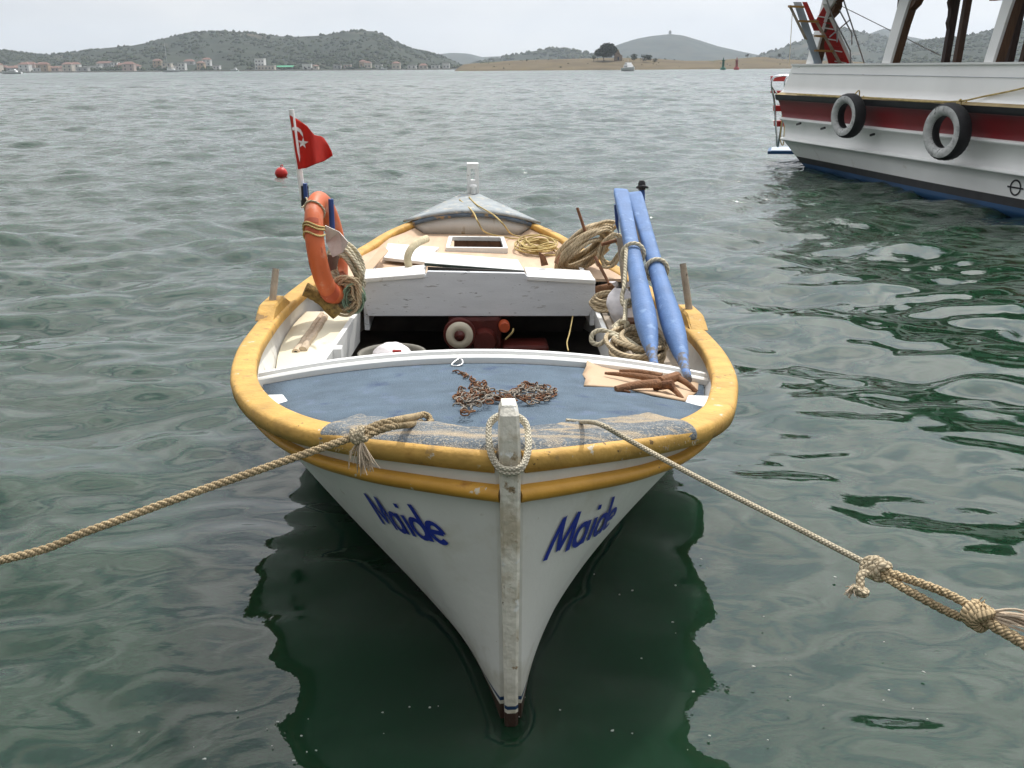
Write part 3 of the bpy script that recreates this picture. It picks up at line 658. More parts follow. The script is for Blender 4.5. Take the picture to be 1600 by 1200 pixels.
def beacon(px, py, d, col, cname, label):
    p = aty(px, py, d); c = V(p.x, d, -.6); t = thing('harbour_beacon', label, 'beacon', c)
    mt = M('%s_beacon_paint' % cname, col, .5, var=.1, vs=2, bump=0)
    MB().lathe(c, [(1.25, 0), (1.25, 1.5), (1.0, 1.7)], seg=14).build('base', mt, t)
    MB().lathe(c, [(.62, 1.65), (.5, 4.6), (.8, 4.7), (.8, 4.95)], seg=14).build('tower', mt, t)
    MB().lathe(c, [(.22, 4.9), (.22, 5.7), (.3, 5.75), (.02, 6.1)], seg=10).build('lantern', mt, t)
beacon(1130, 102, 470, (.02, .15, .10), 'green', 'green harbour beacon in the water off the islet')
beacon(1151, 102, 470, (.38, .03, .03), 'red', 'red harbour beacon in the water off the islet')
def hill_tower():
    p = CONE.pt(1036, 2700); t = thing('hilltop_tower', 'tiny stone tower on the summit of the cone-shaped blue hill', 'tower', (p.x, p.y, p.z - 2))
    MB().lathe((p.x, p.y, p.z - 2), [(4, 0), (3.6, 8), (4.2, 8.2), (4.2, 9)], seg=10).build('shaft', H_WALL['grey'], t)
    MB().lathe((p.x, p.y, p.z + 7), [(2.2, 0), (2.2, 2), (.1, 3.5)], seg=8).build('cap', H_WALL['grey'], t)
hill_tower()
def mooring_buoy():
    p = atz(440, 277, 0); c = V(p.x, p.y, .075); t = thing('mooring_buoy', 'round red buoy floating on the water left of the flag', 'buoy', (p.x, p.y, 0))
    r_ = .118
    MB().lathe(c, [(r_ * math.sin(math.pi * i / 14), -r_ * math.cos(math.pi * i / 14)) for i in range(1, 14)], seg=24).build('float', BUOYRED, t)
    MB().lathe(c, [(r_ + .003, -.012), (r_ + .006, 0), (r_ + .003, .012)], seg=24).build('seam', BUOYRED, t)
    MB().tube([c + V(0, 0, r_ - .01), c + V(.004, 0, r_ + .03), c + V(.03, 0, r_ + .045), c + V(.04, 0, r_ + .01)], .011, 6).build('eye', BUOYRED, t)
mooring_buoy()
# ------------------------------------------------------------------ the fishing boat
B_O, B_ANG, B_T0, HEEL = V(-0.012, 2.62, 0), math.atan(-0.0515), -0.03, 0.026
B_A = V(math.sin(B_ANG), math.cos(B_ANG), 0); B_S = V(math.cos(B_ANG), -math.sin(B_ANG), 0)
def W(s, t, z): p = B_O + B_A * s + B_S * (t + B_T0 * sstep(s / 1.0)); return V(p.x, p.y, z - HEEL * t)
def toB(p):
    d = V(p.x - B_O.x, p.y - B_O.y, 0); s = d.dot(B_A); t = d.dot(B_S) - B_T0 * sstep(s / 1.0)
    return s, t, p.z + HEEL * t
_SH = [(-.1, .945), (0, .935), (.3, .90), (.7, .85), (1.1, .805), (1.6, .76), (2.3, .70), (3.1, .665), (4, .66), (5, .70), (6, .80), (6.6, .88)]
_shs = spline([(a, b, 0) for a, b in _SH], 8)
def interp(x, tab): return float(np.interp(x, [q[0] for q in tab], [q[1] for q in tab]))
def sheer(s): return interp(s, _shs)
_G = spline([(0, .04, 0), (.03, .13, 0), (.085, .27, 0), (.15, .42, 0), (.215, .53, 0), (.33, .675, 0), (.54, .82, 0), (.85, .945, 0), (1.2, 1.045, 0), (1.7, 1.13, 0), (2.2, 1.175, 0), (2.7, 1.19, 0), (3.3, 1.16, 0), (4.0, 1.06, 0), (4.75, .85, 0), (5.2, .71, 0), (5.58, .52, 0), (6.05, .28, 0), (6.45, .06, 0), (6.5, .04, 0)], 8)
def gun(s): return interp(s, _G)
_WL = spline([(0, .034, 0), (.25, .085, 0), (.5, .16, 0), (1.0, .37, 0), (1.5, .60, 0), (2.0, .80, 0), (2.6, .95, 0), (3.2, .99, 0), (4, .93, 0), (4.8, .70, 0), (5.5, .40, 0), (6.1, .14, 0), (6.5, .034, 0)], 8)
def wl(s): return interp(s, _WL)
_P = [(0, 1.5), (.25, 1.75), (.6, 1.55), (1.2, 1.25), (2, .95), (2.8, .75), (4, .75), (5.5, 1.0), (6.5, 1.2)]
def stem_x(z): return -.055 * max(0, z) / .95 if z >= 0 else 1.4 * z * z
def hb(s, z, side=0):
    k = .66 if side < 0 else .80
    zs = sheer(s); g, w_ = gun(s), wl(s)
    if z >= 0: return w_ + (g - w_) * min(1.1, z / zs) ** (1 + (interp(s, _P) * k - 1) * 1.0)
    return max(.03, w_ * max(0, 1 + z / .42) ** .65)
def hull_pt(s, side, z, off=0.0):
    h = hb(s, z, side)
    if off:
        e = .015; dt = (hb(s + e, z, side) - hb(max(s - e, 0), z, side)) / (e + min(e, s)); dz = (hb(s, z + .02, side) - hb(s, z - .02, side)) / .04
        n = V(-dt, 1, -dz).normalized()
        return W(s + stem_x(z) * math.exp(-s) + n.x * off, side * (h + n.y * off), z + n.z * off)
    return W(s + stem_x(z) * math.exp(-s), side * h, z)
def dense_s(n=64): return [p.x for p in _G][::2] if n is None else [6.5 * (i / n) ** 1.6 for i in range(n + 1)]
_s0 = sorted(set([p.x for p in _G]))
S_ALL = sorted(set(_s0 + [lerp(a, b, .5) for a, b in zip(_s0, _s0[1:])]))
def plan_frame(s, z, side):
    """point on the hull outline at height z and the outward normal in plan"""
    e = .012; a, b = max(0, s - e), min(6.5, s + e)
    d = V(b - a, hb(b, z, side) - hb(a, z, side), 0); n = V(-d.y, d.x, 0).normalized()
    return V(s + stem_x(z) * math.exp(-s), hb(s, z, side), 0), n
def pf(s, side, z, out):
    p, n = plan_frame(s, z, side)
    if s <= .001: n = V(-1, .0, 0)
    q = p + n * out; return W(q.x, side * max(q.y, .0), z)

boat = thing('fishing_boat', 'white wooden fishing boat with ochre gunwale and blue foredeck, bow moored toward the quay', 'fishing boat', W(0, 0, 0) * 1.0)

def paint_lines(N, L, c, mp, out):
    sp = N.new('ShaderNodeSeparateXYZ'); L.new(c.outputs['Object'], sp.inputs[0])
    def band(lo, hi, col, o_):
        a = N.new('ShaderNodeMath'); a.operation = 'GREATER_THAN'; a.inputs[1].default_value = lo; L.new(sp.outputs[2], a.inputs[0])
        b = N.new('ShaderNodeMath'); b.operation = 'LESS_THAN'; b.inputs[1].default_value = hi; L.new(sp.outputs[2], b.inputs[0])
        f = N.new('ShaderNodeMath'); f.operation = 'MULTIPLY'; L.new(a.outputs[0], f.inputs[0]); L.new(b.outputs[0], f.inputs[1])
        m = N.new('ShaderNodeMix'); m.data_type = 'RGBA'; m.inputs['B'].default_value = (*col, 1); L.new(f.outputs[0], m.inputs['Factor']); L.new(o_, m.inputs['A']); return m.outputs['Result']
    n_ = N.new('ShaderNodeTexNoise'); n_.inputs['Scale'].default_value = 14; n_.inputs['Detail'].default_value = 6; L.new(c.outputs['Object'], n_.inputs[0])
    zr = N.new('ShaderNodeMapRange'); zr.inputs[1].default_value = .08; zr.inputs[2].default_value = .34; zr.inputs[3].default_value = .30; zr.inputs[4].default_value = -.30; L.new(sp.outputs[2], zr.inputs[0])
    ad = N.new('ShaderNodeMath'); ad.operation = 'ADD'; L.new(n_.outputs[0], ad.inputs[0]); L.new(zr.outputs[0], ad.inputs[1])
    fr = N.new('ShaderNodeMapRange'); fr.inputs[1].default_value = .48; fr.inputs[2].default_value = .85; fr.inputs[4].default_value = .55; L.new(ad.outputs[0], fr.inputs[0])
    sc_ = N.new('ShaderNodeMix'); sc_.data_type = 'RGBA'; sc_.inputs['B'].default_value = (.36, .33, .22, 1); L.new(fr.outputs[0], sc_.inputs['Factor']); L.new(out, sc_.inputs['A']); out = sc_.outputs['Result']
    out = band(-2, .050, (.042, .022, .014), out)
    return band(.064, .078, (.012, .04, .10), out)
HULLM = M('white_hull_paint', (.67, .665, .615), .42, var=.07, vs=2.6, bump=.16, bs=30, chips=[((.56, .54, .46), .54, 3.5, .18), ((.46, .42, .34), .66, 8, .06), ((.38, .32, .23), .715, 26, .03)], extra=paint_lines)
LINING = M('worn_white_inner_hull', (.70, .69, .65), .6, var=.08, vs=6, bump=.3, bs=40, chips=[((.48, .44, .36), .62, 8, .06), ((.30, .22, .14), .71, 20, .03)])

# planking, outside
zl = [-.38, -.28, -.16, -.06]
mb = MB()
for side in (-1, 1):
    rows = []
    for s in S_ALL:
        zs = sheer(s) - .02
        rows.append([hull_pt(s, side, z) for z in zl] + [hull_pt(s, side, zs * (k / 26)) for k in range(27)])
    rows.insert(0, [p - B_S * (side * .022) + B_A * .004 for p in rows[0]])
    mb.grid(rows, True, flip=(side > 0))
mb.build('hull', HULLM, boat)
# inside of the planking
mb = MB()
for side in (-1, 1):
    rows = []
    for s in [x for x in S_ALL if .05 < x < 6.42]:
        zs = sheer(s) - .02; row = []
        for k in range(13):
            z = .02 + (zs - .02) * k / 12; q = pf(s, side, z, -.035); row.append(q)
        rows.append(row)
    mb.grid(rows, True, flip=(side < 0))
mb.build('inner_hull', LINING, boat)
# gunwale cap, one strip each side meeting at the stem
CAPW = .105
for side in (-1, 1):
    rows = []; mb = MB()
    for s in [x for x in S_ALL if x > .0 and x < 5.66]:
        z = sheer(s); wd = CAPW * (1 if s < 4.2 else lerp(1, .6, min(1, (s - 4.2) / 1.4)))
        o = .006
        prof = [(o - .002, -.054), (o + .002, -.022), (o - .001, -.007), (o - .009, .001), (o - .022, .004), (o - wd + .018, .004), (o - wd + .006, .0005), (o - wd + .001, -.008), (o - wd, -.045)]
        row = []
        for a, b in prof:
            p, n = plan_frame(s, sheer(s), side); q = p + n * a; row.append(W(q.x, side * max(q.y, .012), z + b))
        rows.append(row)
    mb.grid(rows, True, True, flip=(side > 0)); mb.add(rows[-1], [tuple(range(9))]); mb.add(rows[0], [tuple(range(9))])
    mb.build('gunwale', YELLOW, boat)
    # rubbing strake below
    mb = MB(); rows = []
    for s in [x for x in S_ALL if x > .004]:
        zc = sheer(s) - .118 + .03 * sstep((s - .2) / 2); row = []
        for k in range(9):
            a = math.pi * (k / 8) - math.pi / 2; q = pf(s, side, zc + .026 * math.sin(a), -.006 + .046 * max(0, math.cos(a)) ** .7); row.append(q)
        rows.append(row)
    rows.insert(0, [p - B_S * (side * .030) - B_A * .012 for p in rows[0]]); mb.grid(rows, True, flip=(side < 0)); mb.add(rows[0], [tuple(range(9))]); mb.build('rubbing_strake', YELLOW_RAIL, boat)

# stem post
STEMM = M('worn_stem_paint', (.70, .665, .57), .6, var=.1, vs=9, bump=.6, bs=40, chips=[((.50, .44, .33), .50, 7, .10), ((.30, .22, .13), .60, 15, .05), ((.72, .71, .66), .60, 11, .02), ((.10, .07, .045), .66, 34, .03)], extra=paint_lines)
STEMSIDE = STEMM
mb = MB(); rows = []
for z in [-.42, -.3, -.18, -.08, 0, .06, .12, .2, .32, .45, .58, .7, .8, .88, .95, 1.0, 1.04, 1.07]:
    f0 = stem_x(z) - .050; b0 = stem_x(z) + .06; wd = lerp(.0215, .0305, sstep(z / .98)); 
    if z > .98: f0 += .018 * (z - .98) / .09; wd *= 1 - .10 * (z - .98) / .09
    c_ = .009
    rows.append([W(f0, -wd + c_, z), W(f0, wd - c_, z), W(f0 + c_, wd, z), W(b0, wd, z), W(b0, -wd, z), W(f0 + c_, -wd, z)])
mb.grid(rows, False, True)
top = rows[-1]; cen = [p + V(0, 0, .022) + (W(0.01, 0, 1) - W(0, 0, 1)) for p in top]
mid = sum(cen, V(0, 0, 0)) / 6; cap_ = [p.lerp(mid, .28) for p in cen]
mb.grid([top, cap_], False, True); mb.add(cap_, [tuple(range(6))])
stem = mb.build('stem_post', STEMM, boat, fix=True)
mb = MB(); mb.add([p + V(0, 0, .0015) for p in [q.lerp(mid, -.02) for q in cap_]], [tuple(range(6))]); mb.hexa([p.lerp(mid, .02) for p in cap_], [p.lerp(mid, .12) + V(0, 0, .004) for p in cap_])
mb.build('stem_cap', M('cracked_white_stem_top', (.80, .79, .72), .6, var=.05, bump=.5, bs=50, chips=((.62, .50, .16), .57, 24, .05)), stem)

# foredeck
def deckside(s): return sheer(s) - .022 - .10 * sstep((s - .25) / 1.0)
def deckz(s, t):
    g = max(.05, gun(s) - .08); x = max(-1, min(1, t / g)); return deckside(s) + .105 * sstep((s + .1) / 1.4) * (1 - x * x)
COAM_S = 1.40
DECKM = M('blue_canvas_deck', (.098, .140, .182), .9, var=.18, vs=7, bump=.8, bs=190, chips=[((.13, .175, .25), .56, 10, .15), ((.055, .085, .145), .58, 5, .1), ((.17, .20, .25), .60, 150, .06), ((.34, .36, .36), .72, 40, .02), ((.035, .045, .07), .70, 21, .02)])
mb = MB(); rows = []
for i in range(30):
    s = .10 + (COAM_S - .10) * i / 29; g = hb(s, deckside(s)) - .036
    g = min(g, gun(s) - .07) if s > .3 else max(.02, gun(s) - .08)
    rows.append([W(s, g * (k / 14 * 2 - 1), deckz(s, g * (k / 14 * 2 - 1))) for k in range(15)])
mb.grid(rows, True); mb.build('foredeck', DECKM, boat, solid=.02)
# coaming along the after edge of the foredeck
mb = MB(); rows = []; CG = hb(COAM_S, .68) - .03
for k in range(41):
    t = CG * (k / 20 - 1); z = deckz(COAM_S, t) + .004; bow_ = .05 * (1 - (t / CG) ** 2)
    rows.append([W(COAM_S - .012 + bow_ * .3, t, z), W(COAM_S - .012 + bow_ * .3, t, z + .030), W(COAM_S - .004 + bow_ * .3, t, z + .036), W(COAM_S + .02 + bow_ * .3, t, z + .036), W(COAM_S + .026 + bow_ * .3, t, z + .050), W(COAM_S + .055 + bow_ * .3, t, z + .050), W(COAM_S + .058 + bow_ * .3, t, z - .10), W(COAM_S + .01 + bow_ * .3, t, z - .10)])
mb.grid(rows, False, True); mb.add(rows[0], [tuple(range(8))]); mb.add(rows[-1], [tuple(range(8))])
mb.build('coaming', WHITE, boat, fix=True)
# white knees in the deck corners
for side, sx in ((-1, .95), (1, .92)):
    g = gun(sx) - .085; mb = MB(); z = deckz(sx, g)
    lo = [W(sx - .14, side * (gun(sx - .14) - .092), z + .0), W(sx + .12, side * (gun(sx + .12) - .088), z - .02), W(sx + .10, side * (g - .075), z - .01), W(sx - .13, side * (gun(sx - .14) - .20), z)]
    mb.hexa(lo, [p + V(0, 0, .035) for p in lo]); mb.build('deck_knee', WHITE_CLEAN, boat, bevel=.006)

# worn carpet over the bow
def carpet_extra(N, L, c, mp, out):
    m2 = N.new('ShaderNodeMapping'); m2.inputs['Scale'].default_value = (5.5, 17, 17); m2.inputs['Rotation'].default_value = (0, 0, R(9)); L.new(c.outputs['Object'], m2.inputs[0])
    w1 = N.new('ShaderNodeTexNoise'); w1.inputs['Scale'].default_value = 1.0; w1.inputs['Detail'].default_value = 3; w1.inputs['Distortion'].default_value = .6; L.new(m2.outputs[0], w1.inputs['Vector'])
    r_ = N.new('ShaderNodeMapRange'); r_.inputs[1].default_value = .50; r_.inputs[2].default_value = .62; L.new(w1.outputs[0], r_.inputs[0])
    sp = N.new('ShaderNodeSeparateXYZ'); L.new(c.outputs['Object'], sp.inputs[0])
    def sn(o_, k):
        a = N.new('ShaderNodeMath'); a.operation = 'MULTIPLY'; a.inputs[1].default_value = k; L.new(o_, a.inputs[0]); b_ = N.new('ShaderNodeMath'); b_.operation = 'SINE'; L.new(a.outputs[0], b_.inputs[0]); return b_.outputs[0]
    wv = N.new('ShaderNodeMath'); wv.operation = 'MULTIPLY'; L.new(sn(sp.outputs[0], 700.), wv.inputs[0]); L.new(sn(sp.outputs[1], 560.), wv.inputs[1])
    r2 = N.new('ShaderNodeMapRange'); r2.inputs[1].default_value = -.35; r2.inputs[2].default_value = .45; r2.inputs[3].default_value = .35; L.new(wv.outputs[0], r2.inputs[0])
    mu = N.new('ShaderNodeMath'); mu.operation = 'MULTIPLY'; L.new(r_.outputs[0], mu.inputs[0]); L.new(r2.outputs[0], mu.inputs[1])
    b = N.new('ShaderNodeMix'); b.data_type = 'RGBA'; b.inputs['B'].default_value = (.62, .48, .31, 1); L.new(mu.outputs[0], b.inputs['Factor']); L.new(out, b.inputs['A'])
    return b.outputs['Result']
CARPETM = M('woven_blue_cream_carpet', (.20, .225, .245), .95, var=.22, vs=25, bump=1.0, bs=260, chips=[((.46, .42, .35), .54, 120, .04)], extra=carpet_extra, spec=.05)
mb = MB(); rows = []; carp_edge = []
gcar = random.Random(2)
us = [(k / 60) * 2 - 1 for k in range(61)]
_arc = []
for x in np.linspace(0, .42, 60): _arc.append((x, gun(x)))
def bow_s(tt):           # station on the outer edge whose half breadth is tt
    return float(np.interp(abs(tt), [b for a, b in _arc], [a for a, b in _arc]))
for u in us:
    t = u * .56 + (.045 if u > .9 else 0); s_out = bow_s(t); z = sheer(s_out); side = -1 if t < 0 else 1
    p, n = plan_frame(max(s_out, .003), z, side)
    n = V(n.x, n.y * side, 0); row = []
    base = V(s_out, t, 0)
    if abs(t) < .13: n = V(-1, t * 1.6, 0).normalized()
    j = gcar.uniform(-.008, .008)
    for a, b in ((-.165 - j * 1.5, .010), (-.12, .008), (-.085, .008), (-.03, .013), (.002, .012), (.026, .002), (.036, -.008), (.038 + j * .4, -.022 - abs(j) * 1.4 - .006 * math.sin(u * 14))):
        q = base + n * a; zz = z + b
        if a < -.08: zz = max(deckz(q.x, q.y) + .012, min(zz, deckz(q.x, q.y) + .03))
        row.append(W(q.x, q.y, zz))
    rows.append(row)
mb.grid(rows, True); carpet = mb.build('bow_carpet', CARPETM, boat, solid=.007, sub=1)
# frayed fringe along its lower edge
mb = MB()
for i in range(230):
    k = gcar.uniform(0, 59.99); a = rows[int(k)][-1].lerp(rows[int(k) + 1][-1], k % 1)
    d = V(gcar.uniform(-.008, .008), gcar.uniform(-.010, -.001), gcar.uniform(-.018, -.003)); mb.tube([a, a + d * .5 + V(gcar.uniform(-.003, .003), 0, 0), a + d], [.0012, .0010, .0006], 4)
mb.build('fringe', M('frayed_cream_thread', (.52, .46, .35), .95, bump=0), carpet)

# benches along the cockpit sides
BZ, BS0, BS1 = .50, 1.46, 3.36
BE = {-1: (.885, .755), 1: (.70, .76)}
def inner_t(s, z): return hb(s, z) - .038
for side in (-1, 1):
    mt = CREAM if side < 0 else OLDWOOD
    rows = []
    for i in range(20):
        s = BS0 + (BS1 - BS0) * i / 19; e = lerp(*BE[side], i / 19); a = inner_t(s, BZ)
        if side < 0: rows.append([W(s, side * lerp(e, a, k / 6), BZ) for k in range(7)])
        else: rows.append([W(s, side * lerp(e, a, k / 6), BZ - .02) for k in range(7)])
    mb = MB().grid(rows, False); mb.build('side_bench', mt, boat, solid=.022)
    mb = MB()
    z0 = .37; th = .03
    e0, e1 = BE[side]
    lo = [W(BS0, side * (e0 + .004), z0 - .06), W(BS1, side * (e1 + .004), z0 - .06), W(BS1, side * (e1 + .004 + th), z0 - .06), W(BS0, side * (e0 + .004 + th), z0 - .06)]
    hi = [W(BS0, side * (e0 - .005), BZ + .018), W(BS1, side * (e1 - .012), BZ + .03), W(BS1, side * (e1 - .012 + th), BZ + .03), W(BS0, side * (e0 - .005 + th), BZ + .018)]
    mb.hexa(lo, hi); sp_ = mb.build('bench_front', WHITE, boat, bevel=.004)
    mb = MB()
    for s, wd, zz, hh in ((2.2, .12, .42, .17), (2.5, .08, .475, .10)) if side < 0 else ((1.95, .10, .42, .16),):
        mb.box(W(s, side * (lerp(e0, e1, (s - BS0) / (BS1 - BS0)) - .02), zz), (.06, wd, hh), (B_S, B_A, V(0, 0, 1)))
    mb.build('bench_bracket', WHITE_CLEAN, boat, bevel=.004)
    # slats laid on the right hand bench
    if side > 0:
        mb = MB()
        for k in range(5):
            f = (k + .5) / 5.6
            a, b = [W(s, lerp(lerp(e0, e1, (s - BS0) / 1.9) + .03, inner_t(s, BZ) - .01, f), BZ + .004) for s in (BS0 + .02, BS1)]
            mb.beam(a, b, .034, .014)
        mb.build('bench_slats', OLDWOOD, boat, bevel=.002)
# cockpit floor and bulkhead under the engine box
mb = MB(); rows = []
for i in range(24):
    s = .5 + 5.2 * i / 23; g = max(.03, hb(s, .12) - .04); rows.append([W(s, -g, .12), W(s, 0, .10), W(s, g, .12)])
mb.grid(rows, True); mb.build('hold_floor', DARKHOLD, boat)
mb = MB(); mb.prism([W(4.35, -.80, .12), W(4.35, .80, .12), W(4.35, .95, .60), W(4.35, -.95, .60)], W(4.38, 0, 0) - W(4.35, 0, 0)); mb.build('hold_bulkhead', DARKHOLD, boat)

# engine box
EB = 3.36
def ebt(px, py, s=EB): return atS(px, py, s)
def atS(px, py, s):
    """where the sight line through a point meets the cross-section at station s"""
    d = ray(px, py); o = V(0, 0, CAM_H); c = B_O + B_A * s; k = (c - o).dot(B_A) / d.dot(B_A); return o + d * k
mb = MB()
fl = [atS(575, 494, EB), atS(920, 494, EB), atS(930, 470, EB), atS(930, 441, EB), atS(826, 435, EB), atS(820, 427, EB), atS(668, 424, EB), atS(664, 431, EB), atS(566, 440, EB), atS(566, 468, EB)]
mb.prism(fl, B_A * .035); mb.build('engine_box_front', GREY_WHITE, boat, bevel=.004)
for nm, pts_, mt in (('left', [(565, 437), (664, 429)], WHITE), ('right', [(824, 433), (931, 439)], WHITE)):
    a, b = [atS(x, y, EB - .012) for x, y in pts_]
    bk = .30
    lo = [a, b, b + B_A * bk, a + B_A * bk]; MB().hexa([p - V(0, 0, .022) for p in lo], [p + V(0, 0, .006) for p in lo]).build('engine_box_top', mt, boat, bevel=.005)
for side in (-1, 1):
    a = atS(566 if side < 0 else 930, 441, EB + .036); b = a + B_A * .75
    MB().hexa([V(a.x, a.y, .40), V(a.x + .03 * -side, a.y, .40), V(b.x + .03 * -side, b.y, .40), V(b.x, b.y, .40)], [a - V(0, 0, .03), a + B_S * (.03 * -side) - V(0, 0, .03), b + B_S * (.03 * -side) - V(0, 0, .03), b - V(0, 0, .03)]).build('engine_box_side', GREY_WHITE, boat)
# roof boards added over the engine to keep light off it
MB().hexa([W(EB + .04, -.69, .655), W(EB + .04, .69, .655), W(3.80, .69, .655), W(3.80, -.69, .655)], [W(EB + .04, -.69, .675), W(EB + .04, .69, .675), W(3.80, .69, .675), W(3.80, -.69, .675)]).build('engine_box_shade_roof', DARKHOLD, boat)
# raised lid plank in the middle
a, b = atS(663, 410, 3.50), atS(819, 422, 3.50)
lo = [a, b, b + B_A * .36 + B_S * -.02, a + B_A * .36 + B_S * .03]
lid = MB().hexa([p - V(0, 0, .020) for p in lo], lo).build('engine_box_lid', WHITE, boat, bevel=.003)
MB().hexa([p - V(0, 0, .021) - B_A * .006 for p in (lo[0], lo[1], lo[1] + B_A * .004, lo[0] + B_A * .004)], [p - V(0, 0, .004) - B_A * .006 for p in (lo[0], lo[1], lo[1] + B_A * .004, lo[0] + B_A * .004)]).build('lid_edge', M('dark_green_peeling_edge', (.05, .07, .055), .8, var=.4, vs=20, bump=.5), lid)
# dark board standing in for the shaded gap beneath it
MB().prism([atS(668, 417, EB + .10), atS(820, 424, EB + .10), atS(820, 450, EB + .10), atS(668, 450, EB + .10)], B_A * .01).build('engine_box_gap_shade', DARKHOLD, boat)

# after deck
ADZ = .645
mb = MB(); rows = []
for i in range(18):
    s = 3.74 + (5.58 - 3.74) * i / 17; g = inner_t(s, ADZ) - .005; rows.append([W(s, g * (k / 8 * 2 - 1), ADZ) for k in range(9)])
mb.grid(rows, False); mb.build('after_deck', PLY, boat, solid=.02)
# plywood wings against the bulwarks
for side in (-1, 1):
    mb = MB(); rows = []
    for s in (4.55, 4.8, 5.1, 5.35, 5.5):
        rows.append([W(s, side * (inner_t(s, ADZ) - .10), ADZ + .006), W(s, side * (gun(s) - .075), sheer(s) - .035 + .01 * math.sin(s * 9))])
    mb.grid(rows, False); mb.build('bulwark_panel', PLY, boat, solid=.008)
# hatch
hc = [(703, 390.5), (787, 391.5), (782, 375.5), (707, 374.5)]
hp = [atz(x, y, ADZ + .02) for x, y in hc]; ctr = sum(hp, V(0, 0, 0)) / 4
out_ = [ctr + (p - ctr) * 1.15 for p in hp]
mb = MB()
for i in range(4):
    j = (i + 1) % 4
    mb.hexa([V(q.x, q.y, ADZ) for q in (out_[i], out_[j], hp[j], hp[i])], [V(q.x, q.y, ADZ + .045) for q in (out_[i], out_[j], hp[j], hp[i])])
hatch = mb.build('hatch_frame', WHITE, boat)
MB().hexa([V(q.x, q.y, ADZ + .004) for q in hp], [V(q.x, q.y, ADZ + .014) for q in hp]).build('hatch_shade_panel', M('dark_brown_hatch_shade', (.030, .016, .010), .9, bump=.3, spec=0), hatch)  # dark brown slab on the deck stands in for the shaded hatch depth

# raised stern deck with its arched front
AP = 5.52
def arch(t, s):
    g = gun(s) - .03; return sheer(s) + .012 + .085 * max(0, 1 - (t / g) ** 2) * sstep((6.5 - s) / .9)
def stern_ext(N, L, c, mp, out): return out
STERNPANEL = M('flaking_grey_panel', (.56, .56, .54), .7, var=.08, vs=5, bump=.25, bs=40, chips=[((.36, .29, .18), .60, 7, .06), ((.20, .12, .06), .71, 18, .03)], grain=(1, 1, .35))
COVERM = M('worn_blue_grey_deck_cloth', (.34, .37, .38), .9, var=.16, vs=9, bump=.8, bs=180, chips=[((.52, .49, .42), .55, 14, .08), ((.20, .25, .30), .60, 8, .06), ((.30, .20, .10), .70, 12, .03)])
TRIMB = M('flaking_blue_trim', (.10, .14, .19), .8, var=.3, vs=10, bump=.5, chips=((.34, .24, .13), .55, 12, .06))
g = gun(AP) - .045
top_ = [W(AP, g * (k / 16 * 2 - 1), arch(g * (k / 16 * 2 - 1), AP) - .035) for k in range(17)]
bot_ = [W(AP, g * .80 * (k / 16 * 2 - 1), ADZ + .012) for k in range(17)]
MB().grid([bot_, top_], True).build('stern_panel', STERNPANEL, boat, solid=.02)
tt_ = [W(AP - .018, g * (k / 16 * 2 - 1), arch(g * (k / 16 * 2 - 1), AP) - .04) for k in range(17)]
MB().grid([tt_, [p + V(0, 0, .035) for p in tt_]], True).build('stern_deck_trim', TRIMB, boat, solid=.02)
mb = MB(); rows = []
for i in range(12):
    s = AP - .03 + (6.44 - AP + .03) * i / 11; gg = gun(s) + .012
    rows.append([W(s, gg * (k / 12 * 2 - 1), arch(gg * (k / 12 * 2 - 1) * .96, s) + .006) for k in range(13)])
mb.grid(rows, True); mb.build('stern_deck', COVERM, boat, solid=.018)
# stern post with slot
def stern_post():
    a = aty(739.5, 305, (B_O + B_A * 6.5).y); s0 = 6.5; z0, z1 = -.3, 1.155; zs0, zs1 = 1.0, 1.105; wd, th = .053, .055
    mb = MB()
    c0 = toB(a)[1]
    def blk(t0, t1, za, zb): mb.hexa([W(s0 - th, t0, za), W(s0 - th, t1, za), W(s0 + th, t1, za), W(s0 + th, t0, za)], [W(s0 - th, t0, zb), W(s0 - th, t1, zb), W(s0 + th, t1, zb), W(s0 + th, t0, zb)])
    blk(c0 - wd, c0 + wd, z0, zs0); blk(c0 - wd, c0 - .022, zs0, zs1); blk(c0 + .022, c0 + wd, zs0, zs1); blk(c0 - wd, c0 + wd, zs1, z1)
    o = mb.build('stern_post', WHITE_CLEAN, boat, fix=True)
    MB().lathe(W(s0 - th - .03, c0, .885), [(.024, 0), (.024, .045), (.034, .05), (.034, .075), (.02, .085)], seg=12).build('cleat', WHITE_CLEAN, o)
stern_post()

# thole pads and pins
for side, (px, py), (tx, ty) in ((-1, (437, 481), (431, 420)), (1, (1058, 482), (1067, 412))):
    s, t, z = toB(atz(px, py, .725)); s -= .02
    mb = MB(); rows = []
    for k in range(9):
        u = k / 8; ss = s - .27 + .54 * u; p, n = plan_frame(ss, sheer(ss), side)
        h = .062 * sstep(min(u, 1 - u) * 4.2) + .004
        row = []
        for o_, zf in ((.012, 0), (.014, h * .8), (.004, h), (-.07, h), (-.08, h * .8), (-.082, 0)):
            q = p + n * o_; row.append(W(q.x, side * q.y, sheer(ss) + zf))
        rows.append(row)
    mb.grid(rows, False, True); mb.add(rows[0], [tuple(range(6))]); mb.add(rows[-1], [tuple(range(6))]); pad = mb.build('thole_pad', YELLOW, boat, fix=True)
    p, n = plan_frame(s, sheer(s), side); q = p - n * .035; a = W(q.x, side * q.y, sheer(s) + .05)
    dpt = (a - V(0, 0, CAM_H)).dot(CAM_R @ V(0, 0, -1)); b = atd(tx, ty, dpt)
    o = MB().tube([a - (b - a) * .1, a.lerp(b, .5), b], [.020, .019, .018], 12).build('thole_pin', OLDWOOD, boat)

